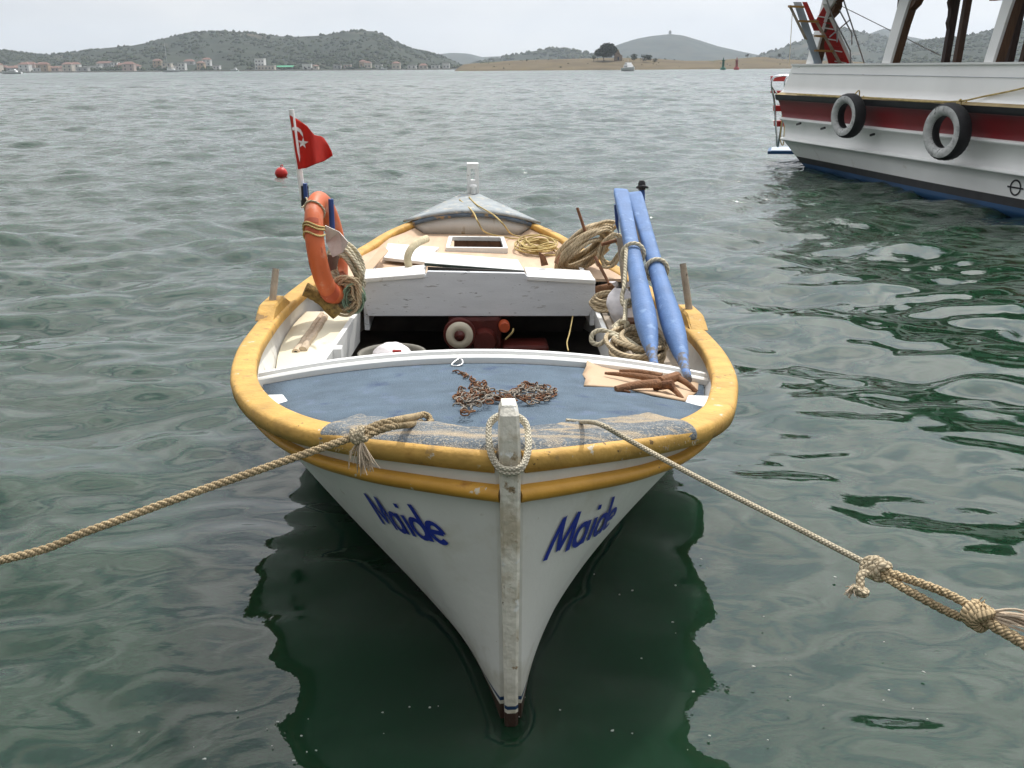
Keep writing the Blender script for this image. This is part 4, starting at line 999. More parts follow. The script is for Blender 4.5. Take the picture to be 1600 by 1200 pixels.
# rope becket round the stem head
mb = MB()
for k, (dz, w_) in enumerate(((0, .055), (.012, .060))):
    loop = [W(.062, 0, 1.02 + dz * .3), W(.03, -.050, 1.0 + dz), W(-.02, -w_, .975), W(-.062, -w_ + .006, .945 - dz * .5), W(-.108, -.030, .925 - dz), W(-.118, 0, .920 - dz), W(-.108, .030, .925 - dz), W(-.062, w_ - .006, .945 - dz * .5), W(-.02, w_, .975), W(.03, .050, 1.0 + dz)]
    mb.tube(spline(loop, 8, True), .0076, 8, True)
mb.build('stem_becket', rope_mat('white_braided_rope', (.62, .57, .45), (.24, .20, .14), .012, strands=4, braid=True), boat)

# the name on both bows
def march(px, py, side):
    d = ray(px, py); o = V(0, 0, CAM_H); prev = None; k = 1.9
    while k < 8:
        s, t, z = toB(o + d * k); z0 = z; s_ = s - stem_x(z) * math.exp(-max(s, 0))
        if s_ > 0 and 0 < z < sheer(s_):
            f = side * t - hb(s_, z, side)
            if f < 0: return s_, z
            if prev is None or f < prev[0]: prev = (f, s_, z)
        k += .002
    return prev[1:]
def arcpts(cx, cy, rx, ry, a0, a1, n=18): return [(cx + rx * math.cos(R(a0 + (a1 - a0) * i / n)), cy + ry * math.sin(R(a0 + (a1 - a0) * i / n))) for i in range(n + 1)]
TH = .066
STROKES = [  # x 0..1 along the word, y 0..1 ascender height; (points, half width x, half width y)
    [(.03, 0), (.06, .95)], [(.06, .95), (.165, .12)], [(.165, .12), (.27, .95)], [(.27, .95), (.30, 0)],
    arcpts(.425, .30, .075, .26, 0, 360), [(.50, .60), (.50, 0)],
    [(.595, .60), (.595, 0)], [(.595, .80), (.595, .92)],
    arcpts(.735, .30, .075, .26, 0, 360), [(.81, 1.0), (.81, 0)],
    [(.862, .31), (1.0, .31)] , arcpts(.93, .30, .075, .26, 0, 318)]
def lettering(side, corners):
    (BL, TL, BR, TR) = [Vector((*march(px, py, side), 0)) for px, py in corners]
    mb = MB()
    for st in STROKES:
        pts_ = []
        for (x0, y0), (x1, y1) in zip(st, st[1:]):
            n = max(1, int(max(abs(x1 - x0) * 40, abs(y1 - y0) * 14)))
            pts_ += [(lerp(x0, x1, k / n), lerp(y0, y1, k / n)) for k in range(n)]
        pts_.append(st[-1]); rows = []
        for i, (x, y) in enumerate(pts_):
            a = pts_[max(i - 1, 0)]; b = pts_[min(i + 1, len(pts_) - 1)]
            dx, dy = (b[0] - a[0]) * 2.9, (b[1] - a[1]); l = math.hypot(dx, dy) or 1; nx, ny = -dy / l, dx / l
            row = []
            for o_ in (-1, 0, 1):
                xx, yy = x + nx * o_ * TH * .40, y + ny * o_ * TH * 1.0
                q = BL.lerp(BR, xx).lerp(TL.lerp(TR, xx), yy); row.append(hull_pt(q.x, side, q.y, .0042 + .0003 * (STROKES.index(st) % 5)))
            rows.append(row)
        mb.grid(rows, True, flip=(side > 0))
    o = mb.build('name_lettering', LETTER, boat); o['label'] = 'blue painted name Maide on the %s bow' % ('left' if side < 0 else 'right')
lettering(-1, [(599, 817), (565, 766), (704, 852), (668, 792)])
lettering(1, [(846, 877), (877, 806), (948, 822), (972, 768)])
# ------------------------------------------------------------------ things aboard and around
def ondeck(px, py, lift=0.0):
    z = .82
    for i in range(40):
        s, t, zz = toB(atz(px, py, z)); zb = deckz(s, t) + .001 - HEEL * t + lift; z = .5 * z + .5 * zb
    return atz(px, py, z)
def yw(s): return (B_O + B_A * s).y
def world_of(s): return yw(s)

# cardboard under the anchor
def cardboard():
    px = [(918, 558), (935, 563), (985, 572), (1060, 580), (1092, 590), (1090, 612), (1070, 627), (1020, 617), (972, 606), (912, 603), (915, 592), (910, 585), (916, 572)]
    n = len(px); cx, cy = sum(q[0] for q in px) / n, sum(q[1] for q in px) / n; rows = []
    for f in (1, .85, .66, .44, .2, .02):
        rows.append([ondeck(cx + (x - cx) * f, cy + (y - cy) * f, .012 + (.004 * math.sin(i * 2.1) + (.026 if i in (0, 12) else 0)) * f ** 3) for i, (x, y) in enumerate(px)])
    mb = MB().grid(rows, True, True)
    o = mb.build('cardboard_sheet', CARD, None, solid=.006); tag(o, 'torn brown cardboard sheet lying under the rusty anchor on the blue foredeck', 'cardboard')
cardboard()

# folding grapnel
def anchor():
    H_ = lambda x, y, l: ondeck(x, y, l)
    hub = H_(1038, 600, .045); t = thing('grapnel_anchor', 'rusty grapnel anchor lying on cardboard at the right of the foredeck', 'anchor', hub)
    def prong(a, b, r0, r1, name='fluke'):
        pts_ = spline([a, a.lerp(b, .5) + V(0, 0, .006), b], 6); n = len(pts_)
        MB().tube(pts_, [lerp(r0, r1, (i / (n - 1)) ** 1.5) for i in range(n)], 10, squash=.8).build(name, RUSTL, t)
    prong(H_(1036, 595, .05), H_(945, 583, .03), .017, .006)
    prong(H_(1034, 588, .055), H_(968, 579, .035), .015, .006)
    prong(H_(1030, 599, .05), H_(962, 608, .018), .020, .013, 'shank')
    prong(H_(1040, 600, .045), H_(1066, 622, .015), .014, .008)
    prong(H_(1058, 590, .05), H_(1088, 612, .018), .015, .010)
    MB().tube([H_(1030, 596, .045), H_(1058, 588, .05)], [.02, .022], 10).build('collar', RUSTL, t)
    MB().tube([H_(1022, 604, .03), H_(1052, 600, .06)], [.018, .018], 10).build('collar', RUSTM, t)
    MB().tube([H_(962, 608, .016), H_(985, 613, .012)], [.007, .006], 8).build('pin', RUSTM, t)
anchor()

# chain heap and a shackle on the foredeck
def chain():
    way = [(709, 580), (720, 584), (733, 590), (742, 598), (752, 604), (730, 606), (718, 616), (713, 626), (722, 634), (742, 631), (764, 627), (784, 622), (800, 612), (815, 604), (828, 600), (842, 606), (858, 608), (866, 616), (852, 622), (832, 619), (812, 622), (792, 628), (770, 620), (750, 612), (735, 614), (724, 624), (745, 622), (768, 610), (800, 616), (836, 606), (850, 616), (818, 628), (858, 620), (822, 609), (786, 620), (748, 616), (728, 630), (752, 606), (766, 624), (735, 636), (722, 646), (738, 644)]
    pts_ = [ondeck(x, y, .010 + (.0 if i < 20 else .012 if i < 34 else .022) + random.uniform(0, .008)) for i, (x, y) in enumerate(way)]
    pts_ = resample(spline(pts_, 5), .0185)
    root = thing('anchor_chain', 'rusty heaped chain lying on the blue foredeck behind the stem head', 'chain', ondeck(780, 615))
    def link_mesh(mat):
        L, wd, r_ = .0148, .0082, .0027; loop = []
        for k in range(9): a = math.pi * k / 8 - math.pi / 2; loop.append(V(L - wd + math.cos(a) * wd, math.sin(a) * wd, 0))
        for k in range(9): a = math.pi * k / 8 + math.pi / 2; loop.append(V(-L + wd + math.cos(a) * wd, math.sin(a) * wd, 0))
        return MB().tube(loop, r_, 6, True).build('link', mat, None)
    protos = [link_mesh(m) for m in (RUSTM, RUSTL, GREYIRON)]
    first = {}
    pts_ = pts_[:len(pts_) - 1]
    sel = pts_ if len(pts_) <= 340 else pts_
    stuff = {0: MB(), 1: MB(), 2: MB()}; cnt = 0
    base = parent_loc(root)
    for i, p in enumerate(sel[:-1]):
        d = (sel[i + 1] - p).normalized(); roll = (math.pi / 2 if i % 2 else 0) + random.gauss(0, .5); d = (d + V(random.gauss(0, .45), random.gauss(0, .45), random.gauss(0, .12))).normalized(); q = d.to_track_quat('X', 'Z') @ Quaternion((1, 0, 0), roll)
        u = i / len(sel); k = 2 if random.random() < (.25 if u < .5 else .62) else random.choice([0, 0, 1])
        c = p.lerp(sel[i + 1], .5) + V(random.gauss(0, .007), random.gauss(0, .008), random.uniform(-.002, .006))
        if i >= len(sel) - 100:
            o = protos[k] if k not in first else protos[k].copy()
            if k in first: COL.objects.link(o)
            first[k] = 1; o.parent = root; o.location = c - base; o.rotation_mode = 'QUATERNION'; o.rotation_quaternion = q
        else:
            me = protos[k].data; mb = stuff[k]; off = [c + q @ Vector(v.co) for v in me.vertices]
            mb.add(off, [tuple(f.vertices) for f in me.polygons], True)
    allm = MB()
    for k in range(3): allm.add(stuff[k].v, stuff[k].f, True, mi=k)
    o = allm.build('link_heap', [RUSTM, RUSTL, GREYIRON], root); o['kind'] = 'stuff'
    for k in range(3):
        if k not in first: bpy.data.objects.remove(protos[k])
chain()
def shackle():
    lp = [ondeck(706, 571, .012), ondeck(708, 567, .02), ondeck(717, 561, .03), ondeck(722, 563, .028), ondeck(722, 569, .016), ondeck(714, 572, .012)]
    o = MB().tube(spline(lp, 8, True), .0042, 8, True).build('triangular_ring', STEEL); tag(o, 'bright steel triangular ring lying alone on the blue foredeck', 'shackle')
shackle()

# oars
def oar(tip, topp, ztip, ytop, label, wobble):
    a = ondeck(*tip, .03) if ztip is None else atz(*tip, ztip); b = aty(*topp, ytop); ax = (b - a).normalized(); L = (b - a).length
    t = thing('oar', label, 'oar', a, 'blue oars lashed together at the right gunwale')
    X = ax.cross(V(0, 0, 1)).normalized(); Y = X.cross(ax)
    if wobble: X, Y = (X * math.cos(wobble) + Y * math.sin(wobble)), (Y * math.cos(wobble) - X * math.sin(wobble))
    prof = [(0, .017, .017), (.02, .020, .020), (.06, .024, .024), (.11, .042, .042), (.18, .058, .056), (.26, .062, .060), (.36, .055, .052), (.48, .049, .045), (.60, .046, .040), (.72, .046, .030), (.85, .050, .022), (.94, .053, .018), (.985, .053, .015), (1.0, .048, .011)]
    f = np.linspace(0, 1, 48); mb = MB(); rows = []
    for u in f:
        w_ = float(np.interp(u, [p[0] for p in prof], [p[1] for p in prof])); h_ = float(np.interp(u, [p[0] for p in prof], [p[2] for p in prof]))
        w_ *= .90; c = a + ax * (L * u); row = []; e = .5 if u > .8 else lerp(1, .5, sstep((u - .4) / .4))
        for k in range(20):
            an = 2 * math.pi * k / 20; cx, sx = math.cos(an), math.sin(an)
            row.append(c + X * (w_ * math.copysign(abs(cx) ** e, cx)) + Y * (h_ * math.copysign(abs(sx) ** e, sx)))
        rows.append(row)
    i0 = 4
    mb.grid(rows[i0:], True, True); mb.add(rows[-1], [tuple(range(20))]); mb.build('shaft', OARBLUE, t, fix=True)
    g_ = MB().grid(rows[:i0 + 1], True, True); g_.add(rows[0], [tuple(reversed(range(20)))]); g_.build('grip', M('worn_grip_wood', (.16, .16, .17), .7, var=.3, vs=30, bump=.3, chips=((.13, .24, .50), .5, 30, .1)), t, fix=True)
    return a, ax, L, X, Y
O1 = oar((1024, 578), (970, 297), None, 6.05, 'left one of two blue oars, its grip on the coaming above the anchor', -.1)
O2 = oar((1076, 594), (991, 302), None, 6.12, 'right one of two blue oars, its grip by the right gunwale', .12)
def lashing(Oa, u, r_, label, rope, sag=None):
    a, ax, L, X, Y = Oa; c = a + ax * (L * u); lp = [c + (X * math.cos(k) + Y * math.sin(k)) * r_ + ax * (.012 * math.sin(k)) for k in [2 * math.pi * q / 16 for q in range(16)]]
    mb = MB().tube(lp, .0115, 8, True)
    if sag: mb.tube(spline([c + X * (-r_ * .7) + Y * r_ * .5] + sag, 8), .0115, 8)
    o = mb.build('oar_lashing', rope); tag(o, label, 'rope')
p_ = lambda x, y, s: atS(x, y, s)
lashing(O1, .565, .060, 'cream rope looped round the left blue oar and hanging down to the bench', ROPE_PALE, [p_(976, 442, 2.3), p_(972, 462, 2.25), p_(974, 476, 2.2), p_(984, 478, 2.2), p_(986, 470, 2.22), p_(978, 472, 2.18), p_(977, 490, 2.1), p_(975, 503, 2.0)])
lashing(O2, .50, .058, 'cream rope looped once round the right blue oar', ROPE_PALE, None)

# posts and boards behind the oars
def post(name, label, cat, foot, head, r_, mat, capm=None, square=False):
    t = thing(name, label, cat, foot)
    mb = MB()
    if square: mb.beam(foot, head, r_ * 2, r_ * 1.4, (0, -1, 0))
    else: mb.tube([foot, foot.lerp(head, .5), head], [r_, r_, r_ * .95], 12)
    mb.build('shaft', mat, t)
    if capm:
        d = (head - foot).normalized()
        m2 = MB().tube([head - d * .015, head + d * .03, head + d * .045], [r_ * 1.25, r_ * 1.3, r_ * .8], 10)
        m2.tube(spline([head + V(-.03, 0, .0), head + V(0, -.03, .012), head + V(.035, 0, .0), head + V(0, .03, .01)], 5, True), .008, 6, True)
        m2.build('cap', capm, t)
    return t
post('awning_post', 'dark blue post with black taped top behind the blue oars', 'post', atS(1005, 402, 3.55), atS(1003, 293, 3.55), .019, POSTBLUE, BLACKRUB)
post('awning_post', 'short dark blue post standing inside the orange lifebuoy', 'post', atS(521, 395, 3.02), atS(517, 311, 3.02), .016, POSTBLUE)
post('wooden_batten', 'pale wooden batten standing between the blue oars and the dark blue post', 'batten', atS(998, 400, 3.50), atS(992, 313, 3.50), .026, DRIFT, None, True)
def oar_board():
    a, b = atS(982, 458, 2.85), atS(968, 372, 3.1); t = MB().beam(a - V(0, 0, .12), b, .034, .018, (0, -1, 0)).build('weathered_board', OLDWOOD); tag(t, 'narrow weathered board leaning under the left blue oar', 'board')
oar_board()
def blue_sheet():
    lo = [atS(960, 320, 3.42), atS(966, 318, 3.42), atS(967, 366, 3.42), atS(962, 350, 3.42)]
    o = MB().prism(lo, B_A * .02).build('blue_batten', POSTBLUE); tag(o, 'short dark blue batten along the left edge of the left oar blade', 'batten')
blue_sheet()

# lifebuoy
def lifebuoy():
    base = toB(aty(517, 472, 5.62)); P0 = aty(511, 388, 5.62); R0, r_ = .246, .057
    t = thing('lifebuoy', 'orange lifebuoy standing on edge against the left gunwale', 'lifebuoy', P0)
    H_ = V(.045, .99, 0).normalized(); U = V(-.12, .05, 1).normalized(); U = (U - H_ * U.dot(H_)).normalized(); Nn = H_.cross(U)
    mb = MB(); rows = []; n = 72
    for i in range(n):
        a = 2 * math.pi * i / n; rad = H_ * math.cos(a) + U * math.sin(a) * 1.10; c = P0 + rad * R0
        row = []
        for k in range(20):
            b = 2 * math.pi * k / 20; row.append(c + rad * (r_ * math.cos(b)) + Nn * (r_ * .92 * math.sin(b)))
        rows.append(row)
    rows.append(rows[0]); mb.grid(rows, True, True); mb.build('ring', ORANGE, t, fix=True)
    def on(a, b, rr): rad = H_ * math.cos(a) + U * math.sin(a) * 1.10; return P0 + rad * R0 + (rad * math.cos(b) + Nn * (.92 * math.sin(b))) * rr
    # moulded recesses, their shade painted as darker patches, lashing and reflective patch
    for a0 in (R(142), R(153)):
        m = MB(); m.grid([[on(a0 + da, b, r_ + .0015) for b in np.linspace(R(-62 + 14), R(48), 9)] for da in (R(-2.6), 0, R(2.6))], True); m.build('recess_shade', M('orange_recess_shade', (.40, .075, .03), .6, bump=.1), t)
    m = MB()
    for a0 in (R(146), R(149), R(156)): m.tube([on(a0 + R(3) * math.sin(b * 2), b, r_ + .006) for b in np.linspace(R(-120), R(120), 26)], .0055, 6)
    m.build('lashing', ROPE_YEL, t)
    m = MB(); m.tube([on(R(118) + R(2) * math.sin(b), b, r_ + .004) for b in np.linspace(0, 2 * math.pi, 30)][:-1], .006, 6, True); m.tube([on(a, R(-70), r_ + .02 + .02 * math.sin((a - R(118)) * 6)) for a in np.linspace(R(118), R(60), 14)], .005, 6)
    m.build('grab_line', ROPE_PALE, t)
    m = MB(); m.grid([[on(a, b, r_ + .002) for b in np.linspace(R(-130), R(-62), 7)] for a in np.linspace(R(184), R(194), 4)], True); m.build('reflective_patch', M('silver_reflective_tape', (.62, .60, .56), .5, bump=.1), t)
    m = MB(); m.grid([[on(a, b, r_ + .002) for b in np.linspace(R(-150), R(150), 30)] for a in np.linspace(R(226), R(243), 4)], True); m.build('reflective_band', M('scuffed_red_band', (.46, .085, .035), .6, bump=.2, chips=((.60, .55, .5), .70, 14)), t)
lifebuoy()

# torn tin reflector hanging inside the lifebuoy
def tin():
    s = 2.88
    q = [(508, 352), (530, 362), (544, 378), (536, 394), (520, 402), (510, 380)]; ds = [0, .03, -.10, -.06, -.02, .05]
    P = [atS(x, y, s + d) for (x, y), d in zip(q, ds)]
    o = MB().add(P, [(0, 1, 5), (1, 2, 3), (1, 3, 4), (1, 4, 5)]).build('metal_reflector', M('dull_tin', (.58, .56, .52), .45, .45, var=.2, vs=10, bump=.3), None, solid=.004); tag(o, 'bent silver metal radar reflector hanging beside the orange lifebuoy', 'reflector')
    P = [atS(512, 398, s), atS(530, 400, s - .03), atS(526, 420, s), atS(514, 424, s + .02)]
    o = MB().add(P, [(0, 1, 2, 3)]).build('metal_flap', M('dark_tin', (.20, .18, .16), .5, .4, bump=.3), None, solid=.004); tag(o, 'dark tin flap below the silver reflector beside the lifebuoy', 'metal scrap')
tin()

# flag
def flag():
    y = 5.78; a, b = aty(474, 312, y), aty(455, 171, y)
    t = thing('flag_staff', 'white flagstaff behind the lifebuoy flying a red flag', 'flag', a)
    MB().tube([a, a.lerp(b, .5), b], [.0175, .017, .016], 12).build('staff', WHITE_CLEAN, t)
    MB().tube([aty(477, 322, y), aty(475.5, 290, y)], .024, 10).build('socket', BLACKRUB, t)
    MB().box(aty(477.5, 298, y - .02), (.02, .03, .085)).build('clamp', POSTBLUE, t)
    cols = {0.: [(452.5, 180), (457, 208), (461, 236), (466, 264.5)], .22: [(466, 187), (470, 214), (474, 240), (479, 262.5)], .5: [(480, 197), (484, 219), (489, 240), (494, 256)], .72: [(491, 211), (496, 222), (501, 238), (506, 252)], .9: [(502, 213), (507, 223), (511, 236), (514, 247)], 1.0: [(506, 216), (513, 226), (518, 236), (520, 243)]}
    us_ = sorted(cols)
    def P(u, v):
        x = [float(np.interp(u, us_, [cols[k][j][0] for k in us_])) for j in range(4)]; yy = [float(np.interp(u, us_, [cols[k][j][1] for k in us_])) for j in range(4)]
        px, py = float(np.interp(v, [0, 1 / 3, 2 / 3, 1], x)), float(np.interp(v, [0, 1 / 3, 2 / 3, 1], yy))
        dep = y - .028 + .12 * u + .055 * math.sin(u * 7.5 + v * 1.6) * min(1, u * 2)
        return aty(px, py, dep)
    n, m = 28, 20
    fl = MB().grid([[P(i / n, j / m) for j in range(m + 1)] for i in range(n + 1)], True).build('flag', FLAGRED, t, solid=.002)
    # folded upper corner catching the light
    fo = [P(.02, 0), P(.25, 0), P(.5, 0), P(.74, .0)]; hi = [aty(455, 181, y - .01), aty(470, 184, y + .02), aty(484, 193, y + .06), aty(496, 210, y + .09)]; lo = [p.lerp(q, 0) for p, q in zip(fo, hi)]
    def surf(c, rr): pass
    def patch(poly, name):
        mb = MB(); cx = sum(q[0] for q in poly) / len(poly); cy = sum(q[1] for q in poly) / len(poly)
        for back in (-1, 1):
            def Q(u, v):
                e = .01; p = P(u, v); nn = (P(u + e, v) - p).cross(P(u, v + e) - p).normalized(); return p + nn * (.003 * back)
            k = len(poly)
            mb.add([Q(*q) for q in poly] + [Q(cx, cy)], [(i, (i + 1) % k, k) for i in range(k)])
        return mb
    def p2(u, v):
        x = [float(np.interp(u, us_, [cols[k][j][0] for k in us_])) for j in range(4)]; yy = [float(np.interp(u, us_, [cols[k][j][1] for k in us_])) for j in range(4)]
        return float(np.interp(v, [0, 1 / 3, 2 / 3, 1], x)), float(np.interp(v, [0, 1 / 3, 2 / 3, 1], yy))
    def inv(px, py):
        best = min(((p2(u, v)[0] - px) ** 2 + (p2(u, v)[1] - py) ** 2, u, v) for u in np.linspace(.0, .6, 61) for v in np.linspace(0, 1, 61)); return best[1], best[2]
    star = []
    for k in range(10):
        r_ = 9.6 if k % 2 == 0 else 3.9; an = R(-90 + 36 * k + 6); star.append(inv(473.5 + r_ * math.cos(an), 223.5 + r_ * math.sin(an)))
    patch(star, 's').build('star', FLAGWHITE, fl)
    def Qs(u, v, back):
        e = .01; p = P(u, v); nn = (P(u + e, v) - p).cross(P(u, v + e) - p).normalized(); return p + nn * (.003 * back)
    mb = MB()
    for oo, ii in (([(455.5, 199.5), (460, 197.5), (465, 199), (469.5, 202.5), (473, 208), (474, 214.5)], [(457, 203.5), (460, 202.5), (463.5, 204), (467, 206.5), (470.5, 210), (474, 214.5)]),):
        a_, b_ = [inv(*q) for q in oo], [inv(*q) for q in ii]
        for back in (-1, 1): mb.grid([[Qs(*q, back) for q in a_], [Qs(*q, back) for q in b_]], False)
    mb.build('crescent', FLAGWHITE, fl)
flag()

# coils and bundles of rope
def rope_bundle(name, label, c, ex, ey, ez, loops, r_, mat, seed, jit=.18, hang=0.0):
    """loops lying around ex/ey with spread along ez"""
    g = random.Random(seed); c, ex, ey, ez = Vector(c), Vector(ex), Vector(ey), Vector(ez); mb = MB(); pts_ = []
    for l in range(loops):
        sc = g.uniform(.72, 1.08); off = ez * g.uniform(-1, 1) + ex * g.uniform(-jit, jit) * .8 + ey * g.uniform(-jit, jit) * .5; tilt = g.uniform(-.5, .5)
        for k in range(9):
            a = 2 * math.pi * k / 9; rr = sc * (1 + g.uniform(-jit, jit) * .5)
            pts_.append(c + off + ex * (math.cos(a) * rr) + ey * (math.sin(a) * rr) + ez * (math.sin(a + l) * tilt))
    mb.tube(spline(pts_, 5), r_, 7)
    o = mb.build(name, mat); tag(o, label, 'rope')
    return o
# large coil leaning by the oars
c = atS(915, 386, 4.0)
rope_bundle('rope_coil', 'large coil of tan rope leaning between the after deck and the blue oars', c, B_S * .175 + V(0, 0, .105), V(0, 0, .105) - B_S * .03 - B_A * .10, B_A * .09 + V(0, 0, .03), 24, .0118, ROPE, 31, .22)
rope_bundle('rope_coil', 'loose tail of tan rope drooping right of the large coil', atS(955, 392, 3.85), B_S * .085 + V(0, 0, .03), V(0, 0, .115), B_A * .05, 4, .011, ROPE, 32, .25)
# bundle hanging by the lifebuoy
rope_bundle('hanging_rope', 'bundle of cream rope hanging by the left corner of the engine box', atS(541, 424, 3.15), B_S * .085, V(-.03, 0, .15), B_A * .06, 15, .0115, ROPE_PALE, 33, .3)
rope_bundle('hanging_rope', 'slack tan rope below the cream bundle at the engine box corner', atS(541, 462, 3.05), B_S * .085, V(0, 0, .105), B_A * .05, 11, .0085, ROPE, 34, .3)
rope_bundle('tangled_rope', 'tangled pale green cord hanging over the left bench by the engine box', atS(553, 464, 3.06), B_S * .06, V(0, 0, .085), B_A * .03, 6, .0055, ROPE_GREEN, 35, .25)
# yellowish cord heap on after deck
rope_bundle('cord_heap', 'heap of thin yellowish cord on the right of the after deck', atz(840, 383, ADZ + .04), B_S * .135, B_A * .24, V(0, 0, .028), 13, .0062, ROPE_YEL, 36, .35)
# two thin cords run from the heap over the stern deck
def cords():
    A = [(826, 373, ADZ + .02), (800, 366, ADZ + .06), (786, 350, .76), (770, 335, .87), (745, 320, .885), (733, 308, .90)]
    Bq = [(820, 375, ADZ + .015), (780, 369, ADZ + .012), (757, 362, ADZ + .05), (746, 345, .76), (738, 330, .875), (718, 312, .89)]
    for q, lb in ((A, 'right one of two thin yellowish cords laid across the stern deck'), (Bq, 'left one of two thin yellowish cords laid across the stern deck')):
        pts_ = [atz(x, y, z) if z < .7 else None for x, y, z in q]
        out = []
        for x, y, z in q:
            # follow the arched front panel and deck cloth
            if y > 352: out.append(atS(x, y, 5.36) if y < 372 else atz(x, y, ADZ + .012))
            else:
                zz = .86
                for i in range(30):
                    s, t, _ = toB(atz(x, y, zz)); s = min(max(s, AP - .04), 6.4); zz = .5 * zz + .5 * (arch(t, s) + .022 - HEEL * t)
                out.append(atz(x, y, zz))
        o = MB().tube(spline(out, 8), .0062, 6).build('deck_rope', ROPE_YEL); tag(o, lb, 'cord')
cords()

# fender, sticks, foam and planks
def log(name, label, cat, a, b, r0, r1, mat, seg=10, bend=0, jag=.0, hollow=False):
    g = random.Random(len(label)); a, b = Vector(a), Vector(b); n = 12; pts_ = []; rs = []
    for i in range(n + 1):
        u = i / n; pts_.append(a.lerp(b, u) + V(g.uniform(-1, 1), g.uniform(-1, 1), g.uniform(-1, 1)) * jag + V(0, 0, bend * math.sin(math.pi * u))); rs.append(lerp(r0, r1, u) * (1 + g.uniform(-1, 1) * min(.12, jag * 20)))
    mb = MB().tube(pts_, rs, seg)
    if hollow:
        d = (a - b).normalized(); u = d.orthogonal().normalized(); v = d.cross(u); q = a + d * .002
        mb.add([q + (u * math.cos(k) + v * math.sin(k)) * r0 * .55 for k in [6.283 * j / 10 for j in range(10)]], [tuple(range(10))], mi=1)
    o = mb.build(name, [mat, DARKHOLD]); tag(o, label, cat); return o
fo = log('foam_fender', 'brown shaggy foam fender lying across the left gunwale below the lifebuoy', 'fender', atz(477, 452, .775), atz(528, 492, .61), .042, .038, FOAMY, 14, .02, .003)
log('driftwood_stick', 'thick bleached stick nearer the cockpit on the left cream bench', 'stick', atz(473, 549, .535), atz(508, 496, .535), .026, .020, DRIFT, 10, 0, .003)
log('driftwood_stick', 'hollow-ended bleached stick lying against the left bulwark', 'stick', atz(462, 551, .535), atz(503, 491, .54), .021, .016, DRIFT, 10, 0, .003, True)
log('thin_lath', 'thin brown lath along the right side of the bleached sticks', 'lath', atz(480, 551, .515), atz(509, 508, .515), .008, .008, OLDWOOD, 6)
def foam_arc():
    q = [atS(639, 418, 3.62), atS(637, 402, 3.62), atS(643, 388, 3.66), atS(655, 378, 3.75), atS(667, 373, 3.9)]
    o = MB().tube(spline(q, 6), [.026] * 25, 10, squash=.8).build('foam_strip', FOAMCREAM); tag(o, 'curved strip of stained cream foam standing on the white planks', 'foam')
foam_arc()
def plank(name, label, px, z, th, mat, cat='plank', zs=None):
    P = [atz(x, y, zz) for (x, y), zz in zip(px, zs or [z] * len(px))]
    o = MB().hexa([p - V(0, 0, th) for p in P], P).build(name, mat, None, bevel=.003); tag(o, label, cat)
plank('white_plank', 'white painted plank lying left of the engine box lid', [(598, 402), (664, 409), (686, 386), (606, 380)], .715, .022, WHITE)
plank('cardboard_strip', 'tan cardboard strip standing at the left end of the white plank', [(566, 421), (580, 422), (607, 391), (598, 382)], .7, .01, CARD, 'cardboard', [.735, .735, .775, .775])
def rods():
    log('rusty_rod', 'thin rusty rod standing up behind the large rope coil', 'rod', atS(918, 372, 3.9), atS(902, 325, 4.0), .011, .010, RUSTM, 8)
    log('rusty_rod', 'rusty rod slanting down from the large rope coil to the bench', 'rod', atS(930, 402, 3.55), atS(952, 444, 3.35), .012, .010, RUSTM, 8)
    log('rusty_rod', 'rusty rod crossing level behind the left blue oar', 'rod', atS(940, 382, 3.55), atS(970, 374, 3.5), .012, .012, RUSTM, 8)
    log('rusty_pipe', 'thick rusty pipe lying at the right corner of the engine box', 'pipe', atS(930, 454, 3.42), atS(962, 447, 3.40), .029, .026, RUSTL, 12)
    o = MB().prism([atS(842, 394, 3.62), atS(852, 400, 3.62), atS(857, 414, 3.62), atS(846, 416, 3.62)], B_A * .02).build('rusty_bracket', RUSTM); tag(o, 'dark rusty iron bracket left of the large rope coil', 'bracket')
    o = MB().prism([atS(866, 410, 3.66), atS(876, 396, 3.7), atS(872, 414, 3.64)], B_A * .015).build('rusty_hook', RUSTM); tag(o, 'small rusty iron hook under the left edge of the large rope coil', 'hook')
rods()

# right bench clutter
def bag():
    g = random.Random(4); mb = MB(); c = atS(975, 485, 2.45)
    rows = []; n = 18
    for i in range(11):
        u = i / 10; rr = .112 * (math.sin(math.pi * min(1, u * .86 + .08)) ** .7); row = []
        for k in range(n):
            a = 6.283 * k / n; j = 1 + .22 * math.sin(a * 3 + u * 5) + g.uniform(-.10, .10); row.append(c + B_S * (math.cos(a) * rr * j * .8) + B_A * (math.sin(a) * rr * j) + V(0, 0, lerp(-.085, .13, u)) + B_S * (-.02 * u))
        rows.append(row)
    mb.grid(rows, True, True); mb.add(rows[0], [tuple(reversed(range(n)))])
    # gathered neck and handle ears
    for dx in (-.03, .035):
        mb.grid([[rows[-1][0] + V(dx, 0, -.01), rows[-1][6] + V(dx, 0, 0)], [rows[-1][0] + V(dx * 1.6, -.02, .05), rows[-1][6] + V(dx * 1.5, -.02, .04)], [rows[-1][0] + V(dx * 2.0, -.04, .03), rows[-1][6] + V(dx * 2, -.03, .025)]], True)
    o = mb.build('plastic_bag', PLASTICBAG, None, sub=1); tag(o, 'crumpled white and pink plastic bag on the right bench behind the oars', 'bag')
bag()
rope_bundle('bench_rope', 'tan rope coiled flat at the far end of the right bench beside the engine box', atS(950, 470, 3.15), B_S * .10, V(0, 0, .03) + B_A * .05, V(0, 0, .025), 9, .011, ROPE, 41, .25)
rope_bundle('bench_rope', 'big heap of tan rope coiled on the right bench under the oars', atS(996, 545, 1.86), B_S * .125, B_A * .22, V(0, 0, .055), 13, .012, ROPE, 42, .2)
